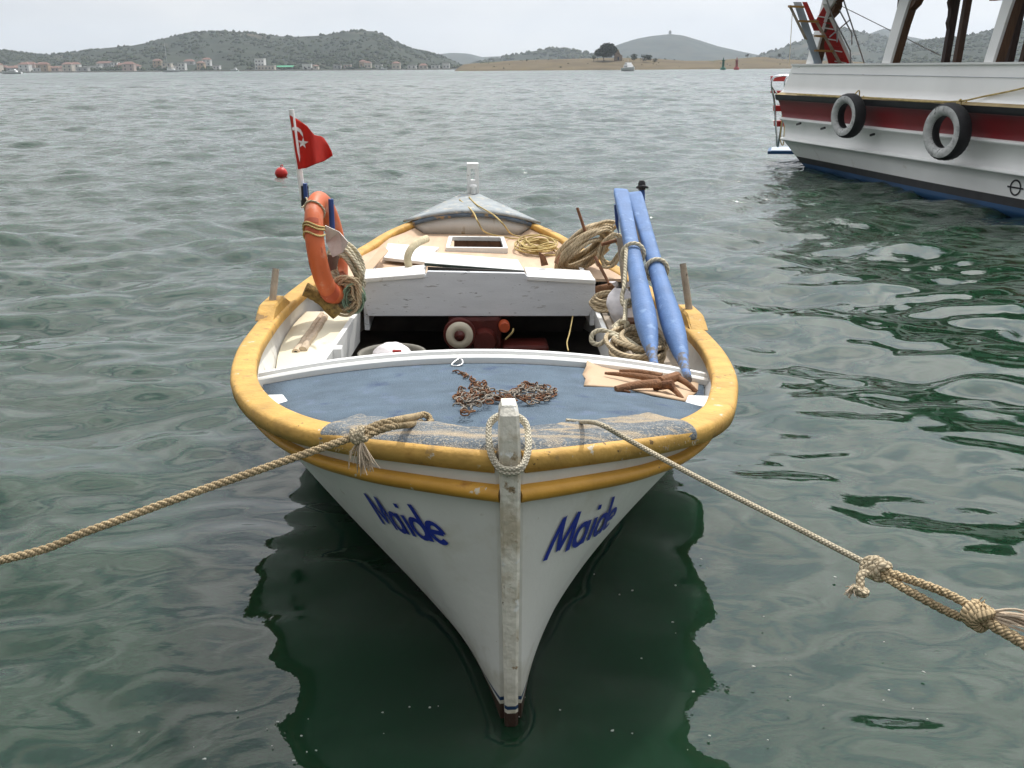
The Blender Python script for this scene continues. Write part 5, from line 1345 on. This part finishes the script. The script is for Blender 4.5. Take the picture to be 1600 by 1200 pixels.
def eye_rope():
    q = [atS(1000, 545, 1.8), atS(975, 528, 1.95), atS(955, 520, 2.0), atS(938, 516, 2.02), atS(926, 522, 2.02), atS(925, 534, 2.0), atS(936, 538, 1.98), atS(948, 530, 1.98), atS(958, 524, 1.96), atS(980, 540, 1.85), atS(1005, 556, 1.7)]
    o = MB().tube(spline(q, 8), .0125, 8).build('eye_rope', ROPE_PALE); tag(o, 'cream rope with a round eye hanging over the right cockpit edge', 'rope')
    q = [atS(958, 512, 2.15), atS(970, 502, 2.15), atS(980, 506, 2.1), atS(972, 516, 2.1), atS(960, 518, 2.1), atS(966, 507, 2.15), atS(978, 498, 2.2)]
    o = MB().tube(spline(q, 8), .013, 8).build('rope_knot', ROPE_PALE); tag(o, 'cream rope knot on the right bench below the plastic bag', 'rope')
    q = [atS(895, 494, 3.3), atS(890, 520, 3.0), atS(886, 535, 2.8), atS(888, 548, 2.6)]
    o = MB().tube(spline(q, 8), .004, 6).build('deck_rope', ROPE_YEL); tag(o, 'thin cord hanging down into the dark cockpit at its right side', 'cord')
eye_rope()
def box_under():
    t = MB().box(atS(985, 512, 2.2), (.10, .10, .09), (B_S, B_A, V(0, 0, 1))).build('rusty_tin', RUSTM, None, bevel=.01); tag(t, 'dark rusty tin on the right bench beneath the plastic bag', 'tin')
box_under()

# engine in the hold
def engine():
    s = 3.30; c = atS(718, 522, s); t = thing('boat_engine', 'red diesel engine with cream flywheel in the dark cockpit', 'engine', V(c.x, c.y, .14))
    f = -B_A
    MB().lathe(c + B_A * .02, [(.100, -.02), (.104, 0), (.104, .03), (.10, .04)], f, 28).build('flywheel_rim', ENGINERED, t)
    MB().lathe(c + f * .022, [(.086, -.005), (.086, .014), (.045, .020), (.038, .012)], f, 28).build('flywheel', ENGINECREAM, t)
    MB().lathe(c + f * .036, [(.034, -.005), (.034, .012), (.012, .018), (.011, .03)], f, 18).build('hub', ENGINERED, t)
    MB().box(c + B_A * .28 + V(0, 0, -.06) + B_S * .10, (.34, .44, .32), (B_S, B_A, V(0, 0, 1))).build('block', ENGINERED, t, bevel=.03)
    MB().lathe(atS(757, 536, s) + B_A * .05, [(.085, -.02), (.09, 0), (.07, .05)], f, 18).build('housing', ENGINERED, t)
    MB().lathe(atS(788, 511, s), [(.036, -.06), (.036, .01), (.030, .018)], f, 18).build('oil_filter', M('orange_filter_can', (.42, .07, .02), .5, bump=.05), t)
    MB().tube(spline([atS(770, 500, s + .1), atS(775, 488, s + .2), atS(760, 484, s + .3)], 5), .03, 10).build('manifold', ENGINERED, t)
    MB().tube(spline([atS(790, 530, s - .02), atS(800, 520, s - .04), atS(802, 514, s)], 5), .006, 6).build('hose', ROPE_YEL, t)
    MB().box(atS(820, 545, s + .1), (.30, .2, .10), (B_S, B_A, V(0, 0, 1))).build('gearbox', ENGINERED, t, bevel=.02)
engine()
def tub():
    p = atS(612, 545, 2.75); c = V(p.x, p.y, .185); t = thing('plastic_tub', 'dusty grey tub holding a white bag in the left of the dark cockpit', 'tub', c)
    m = MB().lathe(c, [(.15, 0), (.19, .24), (.20, .25), (.185, .25), (.175, .235), (.14, .03)], (0, 0, 1), 26); m.build('body', M('dusty_grey_plastic', (.18, .17, .14), .7, bump=.2), t)
    g = random.Random(3); mb = MB()
    b = thing('rubbish_bag', 'crumpled white bag with a red mark lying in the grey tub', 'bag', c + V(0, 0, .2))
    mb.blob(c + V(.01, -.03, .24), .115, .11, .075, 16, 10, .16); mb.build('bag', PLASTICBAG, b, sub=1)
    MB().box(c + V(.045, -.12, .285), (.05, .012, .03)).build('red_mark', M('red_wrapper', (.5, .04, .03), .5, bump=.1), b, bevel=.004)
tub()

# mooring lines
def knot(mb, c, r_, R_, axis, n=4, seed=1):
    g = random.Random(seed); c, axis = Vector(c), Vector(axis).normalized()
    for k in range(n):
        u = (axis + V(g.uniform(-.6, .6), g.uniform(-.6, .6), g.uniform(-.6, .6))).normalized(); a = u.orthogonal().normalized(); b = u.cross(a); cc = c + axis * (R_ * (k / max(1, n - 1) - .5) * 1.3)
        mb.tube([cc + (a * math.cos(q) * R_ + b * math.sin(q) * R_ * g.uniform(.85, 1)) + u * (R_ * .25 * math.sin(2 * q)) for q in [6.283 * j / 22 for j in range(22)]], r_, 8, True)
def frayed(mb, c, d, n, L, r_, spread, seed=1):
    g = random.Random(seed); d = Vector(d).normalized()
    for k in range(n):
        e = (d + V(g.gauss(0, 1), g.gauss(0, 1), g.gauss(0, 1)) * spread).normalized(); l = L * g.uniform(.6, 1.1); m = c + e * l * .5 + V(g.gauss(0, 1), g.gauss(0, 1), g.gauss(0, 1)) * L * .06
        mb.tube(spline([c, m, c + e * l + V(0, 0, -.1 * l)], 4), [r_ * (1 - .6 * j / 8) for j in range(9)], 5)
def left_line():
    e0 = W(.33, -.185, 0); eye = ondeck(668, 652, .03); kn = atd(560, 680, 2.62); lf = atd(-2, 876, 2.42); far = lf + (lf - atd(280, 774, 2.50)) * 3.2
    far.z = max(far.z, .75)
    t = thing('mooring_line', 'thick tan laid mooring rope running from the left bow out of the left edge', 'mooring rope', kn)
    pts_ = spline([kn + (eye - kn) * .02, atd(420, 729, 2.555), atd(280, 778, 2.50), atd(140, 829, 2.46), lf, lf + (far - lf) * .5, far], 10)
    MB().twisted(pts_, .0108, .054, 8).build('rope', ROPE_STRAND, t)
    # doubled eye over the carpet
    up = ondeck(648, 654, .034)
    q1 = [kn + V(0, 0, .004), atd(590, 664, 2.66), atd(620, 657, 2.70), up + V(0, 0, .006), ondeck(664, 648, .03), ondeck(672, 655, .012), ondeck(673, 662, .004)]
    q2 = [kn + V(.004, -.004, -.012), atd(590, 673, 2.65), atd(620, 665, 2.69), ondeck(648, 662, .022), ondeck(660, 660, .018)]
    m = MB().twisted(spline(q1, 8), .0115, .058, 7); m.twisted(spline(q2, 8), .0110, .058, 7); m.build('eye', ROPE_STRAND, t)
    m = MB(); knot(m, kn, .0092, .0165, (lf - kn), 4, 3); m.build('knot', ROPE_KNOT, t)
    m = MB(); frayed(m, kn + V(.008, -.01, -.012), (.12, 0, -1), 40, .085, .0032, .22, 2); frayed(m, kn + V(.004, -.01, -.012), (-.1, 0, -1), 16, .055, .0028, .3, 5); m.build('frayed_end', DRIFT, t)
left_line()
def right_line():
    a = ondeck(905, 659, .022); k1 = atd(1368, 888, 2.02); k2 = atd(1527, 962, 1.90); out = atd(1605, 1008, 1.83); far = out + (out - k2) * 6
    t = thing('mooring_line', 'pale braided mooring rope knotted to tan laid rope, running out of the right edge', 'mooring rope', k1)
    st = ondeck(885, 657, .010)
    MB().tube(spline([st, a, atd(935, 662, 2.66), atd(980, 686, 2.62), atd(1080, 741, 2.46), atd(1220, 812, 2.24), k1], 12), .0070, 10).build('braided_rope', ROPE_BRAID, t)
    m = MB(); knot(m, k1, .0105, .017, k2 - k1, 5, 8); m.build('knot', ROPE_KNOT, t)
    m = MB().tube(spline([k1 + V(-.01, -.01, -.004), atd(1346, 898, 2.0), atd(1344, 912, 1.99), atd(1345, 922, 1.985), atd(1352, 925, 1.98), atd(1348, 928, 1.97), atd(1338, 922, 1.97), atd(1331, 917, 1.97)], 6), .0088, 9)
    m.build('tail', ROPE_KNOT, t)
    m = MB(); frayed(m, atd(1331, 917, 1.97), (-.3, 0, -1), 22, .022, .002, .4, 6); m.build('frayed_end', DRIFT, t)
    m = MB().twisted(spline([k1, atd(1435, 910, 1.955), atd(1485, 930, 1.93), k2 + V(0, 0, .012)], 10), .0092, .05, 7)
    m.twisted(spline([k1 + V(0, 0, -.006), atd(1425, 926, 1.955), atd(1485, 958, 1.93), k2 + V(0, 0, -.014)], 10), .0092, .05, 7); m.build('loop', ROPE_STRAND, t)
    m = MB(); knot(m, k2, .0105, .019, out - k2, 5, 12); frayed(m, k2 + V(0, 0, .01), (.2, 0, .6), 30, .03, .0025, .8, 9); m.build('knot', ROPE_STRAND, t)
    m = MB().twisted(spline([k2, out, out.lerp(far, .5), far], 10), .0120, .06, 8); m.build('laid_rope', ROPE_STRAND, t)
    m = MB(); frayed(m, k2 + V(.01, 0, .004), (atd(1598, 972, 1.85) - k2), 34, .115, .0034, .10, 14); m.build('frayed_end', DRIFT, t)
right_line()
# ------------------------------------------------------------------ the tour boat on the right
T_O = V(5.60, 20.4, 0); T_D = V(.193, -.981, 0).normalized(); T_S = V(-T_D.y, T_D.x, 0)      # forward (towards the quay), starboard
T_BEAM = 4.6; T_LEN = 15.5
def T(u, v, z): return T_O + T_D * u + T_S * v + V(0, 0, z)
def onport(px, py, v=0.0):
    d = ray(px, py); o = V(0, 0, CAM_H); c = T_O + T_S * v; k = (c - o).dot(T_S) / d.dot(T_S); return o + d * k
def toT(p): q = p - T_O; return q.dot(T_D), q.dot(T_S), p.z
TW = M('tour_boat_white', (.86, .86, .84), .45, var=.05, vs=1.2, bump=.08, bs=8, chips=[((.60, .57, .50), .64, 2.2, .12), ((.40, .36, .28), .76, 9)])
TRED = M('tour_boat_red', (.21, .010, .014), .42, var=.12, vs=2, bump=.08, bs=10)
TBLACK = M('tour_boat_black', (.018, .018, .02), .5, var=.3, bump=.1)
TBLUE = M('tour_boat_blue', (.010, .065, .165), .45, var=.2, vs=2, bump=.1)
TTAN = M('tan_rail_top', (.36, .27, .13), .7, var=.25, vs=3, bump=.2)
TREDL = M('red_ladder_board', (.50, .035, .03), .45, var=.1, vs=4, bump=.05)
TTREAD = M('varnished_tread', (.36, .20, .06), .4, var=.2, vs=5, bump=.1)
TPALE = M('pale_blue_board', (.38, .45, .53), .5, var=.1, bump=.05)
TOURG = thing('tour_boat', 'large white tour boat with a red band and two tyre fenders moored on the right', 'tour boat', T(0, 0, 0))
def tplan(u, z):
    """port side offset (inboard positive) at station u, height z"""
    low = .30 * (1 - sstep(u / 6.0)) + .02
    prof = [(-.6, low + .75), (0, low), (.20, low * .62 + .02), (.50, .03), (.545, -.075), (.585, -.06), (.60, .03), (.80, .045), (.90, .00), (.93, -.07), (.965, -.075), (.985, -.02), (1.0, -.01), (1.30, -.10), (1.33, -.17), (1.43, -.19), (1.46, -.10), (1.52, -.03), (2.0, .06)]
    v = interp(z, prof)
    bow = max(0, (u - 9.0) / (T_LEN - 9.0)); v += (T_BEAM / 2) * bow ** 2.3 * (1.0 if z > .9 else lerp(1.25, 1.0, max(z, 0) / .9))
    return min(v, T_BEAM / 2 - .03)
def tu0(z): return interp(z, [(-.6, 1.6), (0, .55), (.2, .30), (.5, .10), (.93, .0), (1.4, -.06), (2.0, .12)])
def strip(name, zs, mat, nu=60, parent=TOURG, both=True, uend=T_LEN):
    mb = MB()
    for side in (0, 1):
        rows = []
        for z in zs:
            row = []
            for k in range(nu + 1):
                u = lerp(tu0(z), uend, (k / nu) ** 1.0); v = tplan(u, z); row.append(T(u, v if side == 0 else T_BEAM - v, z))
            rows.append(row)
        mb.grid(rows, True, flip=(side == 0))
    # transom
    rows = []
    for z in zs:
        v = tplan(tu0(z), z); rows.append([T(tu0(z), lerp(v, T_BEAM - v, k / 8), z) for k in range(9)])
    mb.grid(rows, False)
    return mb.build(name, mat, parent)
strip('bottom', [-.6, -.3, -.1, 0, .05, .10], TBLUE)
strip('boot_stripe', [.10, .16, .22], TBLACK)
strip('hull', [.22, .26, .32, .40, .50, .535, .545, .56, .585, .592, .60, .70, .80, .85, .90, .915, .93, .945, .965, .975, .985], TW)
strip('red_band', [.985, 1.0, 1.1, 1.2, 1.30, 1.325], TRED)
strip('rubbing_strake', [1.325, 1.33, 1.36, 1.40, 1.43], TBLACK)
strip('rail_top', [1.43, 1.445, 1.46, 1.47], TTAN)
strip('bulwark', [1.47, 1.52, 1.6, 1.7, 1.8, 1.9, 2.0], TW)
# bulwark capping and its seam, deck inside
mb = MB()
for side in (0, 1):
    rows = []
    for k in range(61):
        u = lerp(.12, T_LEN, k / 60); v = tplan(u, 2.0); f = (lambda q: q) if side == 0 else (lambda q: T_BEAM - q)
        rows.append([T(u, f(v - .035), 1.985), T(u, f(v - .035), 2.015), T(u, f(v + .10), 2.015), T(u, f(v + .10), 1.985)])
    mb.grid(rows, False, True, flip=(side == 0))
mb.build('bulwark_cap', TW, TOURG)
mb = MB(); rows = [[T(lerp(.2, T_LEN - .3, k / 40), lerp(tplan(lerp(.2, T_LEN - .3, k / 40), 1.4) + .1, T_BEAM - tplan(lerp(.2, T_LEN - .3, k / 40), 1.4) - .1, j / 4), 1.40) for j in range(5)] for k in range(41)]
mb.grid(rows, False); mb.build('deck', BROWNWOOD, TOURG)
mb = MB(); rows = []
for k in range(61):
    u = lerp(.2, T_LEN - .5, k / 60); z = 1.83 - .004 * u; rows.append([T(u, tplan(u, z) - .004, z), T(u, tplan(u, z) - .012, z + .008), T(u, tplan(u, z) - .004, z + .016)])
mb.grid(rows, True, flip=True); mb.build('bulwark_moulding', GREY_WHITE, TOURG)
# brown corner block at the stern
P = [onport(1233, 121, .05), onport(1239, 106, .05), onport(1250, 105, .05), onport(1249, 121, .05)]
MB().prism(P, T_S * .16).build('corner_block', M('grey_brown_corner', (.23, .19, .155), .7, bump=.2), TOURG)
# scupper slots along the ledge
for px, py in ((1248, 193.5), (1286, 200.5), (1363, 210.5)):
    a = onport(px - 3, py + 1, -.085); b = onport(px + 3, py - 1, -.085); MB().beam(a, b, .03, .035).build('scupper', TBLACK, TOURG)
# emblem: ring with a bar
def emblem():
    u, v, z = toT(onport(1594, 293, .1)); mb = MB(); r0, r1 = .088, .112
    def Q(du, dz, off): return T(u + du, tplan(u + du, z + dz) - off, z + dz)
    mb.grid([[Q(math.cos(a) * r, math.sin(a) * r, .006) for r in (r0, r1)] for a in [6.2832 * k / 40 for k in range(41)]], False)
    mb.grid([[Q(du, -.011, .009), Q(du, .011, .009)] for du in np.linspace(-.16, .16, 14)], False)
    mb.build('load_line_mark', TBLACK, TOURG, solid=.003)
emblem()
# pillars: white outer face, brown inner side with carved bracket
ROOFZ = 3.34
def pillar(px, wpx, top_dx, white=True, name='pillar'):
    a = onport(px, 103, .10); b = onport(px + wpx, 103, .10); a.z = b.z = 2.012
    up = V(0, 0, ROOFZ - 2.0) + T_S * (.2 * (ROOFZ - 2.0)) + T_D * top_dx
    wd = (b - a).length
    d = T_D
    def sec(f, w0, w1, v0, v1): c = a + up * f; return [c + d * w0 + T_S * v0, c + d * w1 + T_S * v0, c + d * w1 + T_S * v1, c + d * w0 + T_S * v1]
    rows = [sec(f, 0, w, 0, .045) for f, w in ((0, wd), (.5, wd * 1.05), (.72, wd * 1.15), (.80, wd * 1.5), (.86, wd * 1.65), (.92, wd * 1.6), (1, wd * 2.1))]
    mb = MB().grid(rows, False, True); mb.add(rows[0], [(3, 2, 1, 0)]); o = mb.build(name, TW, TOURG, fix=True)
    rows = [sec(f, .02, w, .046, .19) for f, w in ((0, wd * .96), (.45, wd * 1.0), (.62, wd * 1.1), (.68, wd * 1.55), (.76, wd * 1.7), (.82, wd * 1.55), (.88, wd * 1.9), (1, wd * 2.2))]
    mb = MB().grid(rows, False, True); mb.add(rows[0], [(3, 2, 1, 0)]); mb.build('carved_bracket', BROWNWOOD, o, fix=True)
pillar(1259, 11, .0); pillar(1377, 13, .0); pillar(1536, 14, .0)
def dark_post(px, wpx, vv, lean=.0, mat=DARKWOOD, carve=False):
    a = onport(px, 103, vv); wd = wpx / CAM_F * a.y * .80; a.z = 1.40
    up = V(0, 0, ROOFZ - 1.40) + T_S * lean * 2; a = a - T_S * lean * .6
    prof = [(0, 1), (1, 1)] if not carve else [(0, 1), (.62, 1), (.68, 1.35), (.74, 1.2), (.80, 1.3), (.86, 1.7), (.92, 1.5), (1, 2)]
    rows = []
    for f, q in prof:
        c = a + up * f; rows.append([c - T_S * wd * (q - 1), c + T_S * wd, c + T_S * wd + T_D * .10, c - T_S * wd * (q - 1) + T_D * .10])
    MB().grid(rows, False, True).build('dark_post', mat, TOURG, fix=True)
dark_post(1393, 9, .45, -.02, DARKWOOD)
dark_post(1469, 12, 2.2, .05, DARKWOOD, True); dark_post(1487, 12, 2.2, .05, BROWNWOOD)
dark_post(1567, 13, 1.6, .08, DARKWOOD); dark_post(1590, 14, 2.2, .12, BROWNWOOD); dark_post(1640, 14, 1.6, .1, DARKWOOD)
# roof with fascia and red underside
mb = MB(); mb.hexa([T(.55, -.05, ROOFZ), T(13, -.05, ROOFZ), T(13, T_BEAM + .05, ROOFZ), T(.55, T_BEAM + .05, ROOFZ)], [T(.55, .0, ROOFZ + .12), T(13, .0, ROOFZ + .12), T(13, T_BEAM, ROOFZ + .12), T(.55, T_BEAM, ROOFZ + .12)])
mb.build('roof', GREY_WHITE, TOURG)
mb = MB(); mb.hexa([T(4.5, .6, ROOFZ - .02), T(12.6, .6, ROOFZ - .02), T(12.6, T_BEAM - .1, ROOFZ - .02), T(4.5, T_BEAM - .1, ROOFZ - .02)], [T(4.5, .6, ROOFZ - .004), T(12.6, .6, ROOFZ - .004), T(12.6, T_BEAM - .1, ROOFZ - .004), T(4.5, T_BEAM - .1, ROOFZ - .004)])
mb.build('ceiling', TRED, TOURG)
MB().box((T(.62, 1.0, 0) + V(0, 0, ROOFZ - .04)), (2.2, .10, .12), (T_S, T_D, V(0, 0, 1))).build('roof_beam', TW, TOURG)
p = onport(1583, 18, 2.6); MB().box(T(toT(p)[0] + .6, 2.6, ROOFZ - .16), (.12, 2.4, .24), (T_S, T_D, V(0, 0, 1))).build('roof_beam', TREDL, TOURG)
# boarding ladder to the roof: treads between side boards, red ribbed slide board behind it
def ladder():
    vv = .62
    foot = onport(1316, 103, vv); head = onport(1262, -6, vv); foot.z = 1.99
    root = MB()
    d = head - foot; n = V(0, 0, 0)
    wdir = V(1, .12, 0).normalized()
    a0, b0 = aty(1302, 103, foot.y), aty(1242, -8, foot.y - .2)
    a1, b1 = aty(1322, 101, foot.y), aty(1276, 0, foot.y - .2)
    y1 = foot.y
    P_ = lambda px, py, dy=0: aty(px, py, y1 + dy)
    def brd(pts_, th, mat, nm): o = MB().prism([P_(x, y, dy) for x, y, dy in pts_], (0, th, 0)).build(nm, mat, TOURG); return o
    brd([(1276, 30, .12), (1290, 6, .12), (1333, 103, .12), (1296, 103, .12)], .03, TREDL, 'slide_board')
    for k in range(9):
        f = (k + .5) / 9; x = lerp(1282, 1312, f); y = lerp(22, 101, f)
        MB().beam(P_(x - 6, y - 1, .10), P_(x + 12, y + 2, .10), .02, .022, (0, -1, 0)).build('slide_rib', TW if k % 2 == 0 else TREDL, TOURG)
    brd([(1240, 3, .05), (1252, 3, .05), (1286, 103, .05), (1274, 103, .05)], .03, TPALE, 'ladder_board')
    brd([(1254, 3, .07), (1261, 3, .07), (1281, 48, .07), (1272, 48, .07)], .03, TREDL, 'ladder_board')
    brd([(1286, 6, .07), (1292, 6, .07), (1335, 103, .07), (1330, 103, .07)], .03, TW, 'slide_edge')
    brd([(1232, 8, -.05), (1236, 8, -.05), (1262, 62, -.05), (1258, 62, -.05)], .04, OLDWOOD, 'ladder_stile')
    brd([(1272, 30, -.05), (1276, 30, -.05), (1318, 103, -.05), (1313, 103, -.05)], .04, OLDWOOD, 'ladder_stile')
    for x0, x1, y in ((1232, 1256, 10), (1248, 1278, 33), (1273, 1288, 56), (1273, 1301, 79)):
        MB().beam(P_(x0, y, -.05), P_(x1, y + 1, -.05), .10, .036).build('tread', TTREAD, TOURG)
    st = [[(1292, 0), (1300, 24), (1322, 66), (1329, 80), (1329, 103)], [(1303, 0), (1331, 52), (1331, 70)], [(1318, 0), (1328, 30), (1352, 103)], [(1328, 31), (1296, 58)], [(1308, 40), (1308, 66)]]
    for q in st: MB().tube([P_(x, y, -.02) for x, y in q], .014, 7).build('handrail', STEEL, TOURG)
    MB().beam(P_(1296, 102, -.02), P_(1353, 102, -.02), .05, .03).build('handrail_foot', OLDWOOD, TOURG)
ladder()
# stay line and a plumb rope at the stern
MB().tube([onport(1300, 2, .6), onport(1470, 87, 2.3)], .008, 5).build('stay_line', STEEL, TOURG)
MB().tube([aty(1238, 20, 20.8), aty(1233, 103, 20.8)], .007, 5).build('hanging_line', ROPE_PALE, TOURG)
# stern swim platform and its ladder
plt_ = [aty(1198, 229, 20.7), aty(1246, 244, 20.45)]
yb = 20.7
def platform():
    a = atz(1200, 231, .58); b = atz(1247, 243, .52)
    a = aty(1200, 231, 20.75); b = aty(1247, 242, 20.62); a2 = aty(1213, 226, 21.5); b2 = b + T_S * .5 + V(0, .9, 0)
    z = .5 * (a.z + b.z)
    P = [V(a.x, a.y, z), V(b.x + .2, b.y, z), V(b.x + 2.6, b.y + .7, z), V(b.x + 2.6, b.y + 1.6, z), V(a.x + .25, a.y + .9, z)]
    MB().hexa([p - V(0, 0, .06) for p in P], P).build('swim_platform', TBLUE, TOURG)
    c = sum(P, V(0, 0, 0)) / len(P); MB().hexa([c.lerp(p, .95) + V(0, 0, .003) for p in P], [c.lerp(p, .95) + V(0, 0, .015) for p in P]).build('platform_mat', TPALE, TOURG)
    Y_ = 20.75; Q = lambda x, y, dy=0: aty(x, y, Y_ + dy)
    MB().tube(spline([Q(1232, 118), Q(1214, 119), Q(1207, 124), Q(1206, 136), Q(1210, 160), Q(1213, 208), Q(1214, 228)], 5), .022, 8).build('ladder_rail', CHROME, TOURG)
    MB().tube(spline([Q(1207, 136, -.03), Q(1216, 150, -.03), Q(1222, 165, -.03), Q(1221, 205, -.03), Q(1215, 228, -.03)], 5), .018, 8).build('ladder_rail', CHROME, TOURG)
    MB().tube(spline([Q(1228, 150, -.05), Q(1226, 165, -.05), Q(1218, 215, -.05), Q(1215, 230, -.05)], 5), .022, 8).build('ladder_strut', M('teal_grey_strut', (.12, .19, .20), .5, bump=.1), TOURG)
    for x0, y0, x1, y1 in ((1208, 119, 1230, 127), (1208, 142, 1228, 146), (1212, 165, 1227, 174), (1213, 189, 1228, 198)):
        MB().prism([Q(x0, y0, .0), Q(x1, y0, .0), Q(x1, y1, .0), Q(x0, y1, .0)], (0, .22, 0)).build('ladder_step', TREDL, TOURG, bevel=.008)
    MB().tube(spline([Q(1229, 150, -.12), Q(1227, 130, -.12), Q(1231, 121, -.12), Q(1237, 121, -.12), Q(1242, 130, -.12), Q(1244, 146, -.12)], 6), .03, 9).build('rope_cleat', CHROME, TOURG)
    MB().tube(spline([Q(1224, 146, -.14), Q(1235, 141, -.14), Q(1246, 145, -.14), Q(1236, 147, -.14), Q(1226, 150, -.14), Q(1223, 175, -.12), Q(1219, 215, -.1), Q(1224, 225, -.1), Q(1226, 180, -.1), Q(1228, 150, -.14)], 6), .012, 7).build('stern_lashing', ROPE_YEL, TOURG)
platform()
# rope lying along the rail, sagging up the bulwark
q = [onport(x, y, -.19) for x, y in ((1245, 147), (1300, 151), (1342, 153), (1352, 152), (1400, 156), (1450, 159), (1500, 158))] + [onport(x, y, -.05) for x, y in ((1540, 150), (1580, 142), (1640, 128))]
o = MB().tube(spline(q, 8), .013, 7).build('rail_rope', ROPE_YEL); tag(o, 'tan rope lying along the rail of the white tour boat', 'rope')
# tyre fenders
def tyre(px, py, r_, label):
    c = onport(px, py, -.36); t = thing('tyre_fender', label, 'tyre', c, 'tyre fenders on the tour boat')
    ax = (T_S * -1 + T_D * .12 + V(0, 0, .0)).normalized()
    ri = r_ * .56
    prof = [(ri, .02), (ri + .005, .075), (ri + .05, .105), (r_ - .09, .115), (r_ - .035, .10), (r_ - .008, .065), (r_, .02), (r_, -.06), (r_ - .02, -.10), (r_ - .1, -.115), (ri + .02, -.09), (ri, -.04)]
    u = ax.orthogonal().normalized(); b = ax.cross(u); seg = 64; rows = []
    for k in range(seg + 1):
        a = 6.28319 * k / seg; e = u * math.cos(a) + b * math.sin(a)
        rows.append([c + e * (r + (.006 if (k % 2 and 5 <= i <= 8) else 0)) + ax * h for i, (r, h) in enumerate(prof)])
    mb = MB().grid(rows, True, True); mb.build('tread', BLACKRUB, t, fix=True)
    rows = [[c + (u * math.cos(a) + b * math.sin(a)) * r + ax * h for r, h in ((ri + .003, .060), (ri + .006, .080), (ri + .05, .110), (r_ - .09, .120), (r_ - .036, .105))] for a in [6.28319 * k / 48 for k in range(49)]]
    MB().grid(rows, True).build('sidewall', TYREWHITE, t)
    return c
for px, py, r_, lb in ((1325, 181, .37, 'whitewashed tyre fender nearer the stern of the tour boat'), (1479, 206, .405, 'whitewashed tyre fender nearer the right edge, larger in view, on the tour boat')):
    c = tyre(px, py, r_, lb)
    u, v, z = toT(c); o = MB().tube(spline([T(u, v + .05, z + r_ * .8), T(u, v + .16, z + r_ + .05), T(u, -.17, 1.40), T(u, -.1, 1.48)], 5), .011, 6).build('fender_lanyard', ROPE_YEL)
    tag(o, 'short rope holding the %s tyre fender to the tour boat rail' % ('stern-side' if px < 1400 else 'right-hand'), 'rope')

# ------------------------------------------------------------------ haze over the bay
def haze():
    mb = MB().box((0, 1950, 78), (8200, 4300, 159)); me = bpy.data.materials.new('sea_haze'); me.use_nodes = True; N = me.node_tree.nodes; N.clear()
    vol = N.new('ShaderNodeVolumePrincipled'); vol.inputs['Color'].default_value = (.82, .90, 1.0, 1); vol.inputs['Density'].default_value = .00016; vol.inputs['Anisotropy'].default_value = .2
    out = N.new('ShaderNodeOutputMaterial'); me.node_tree.links.new(vol.outputs[0], out.inputs['Volume'])
    o = mb.build('haze', me); o['kind'] = 'stuff'
haze()
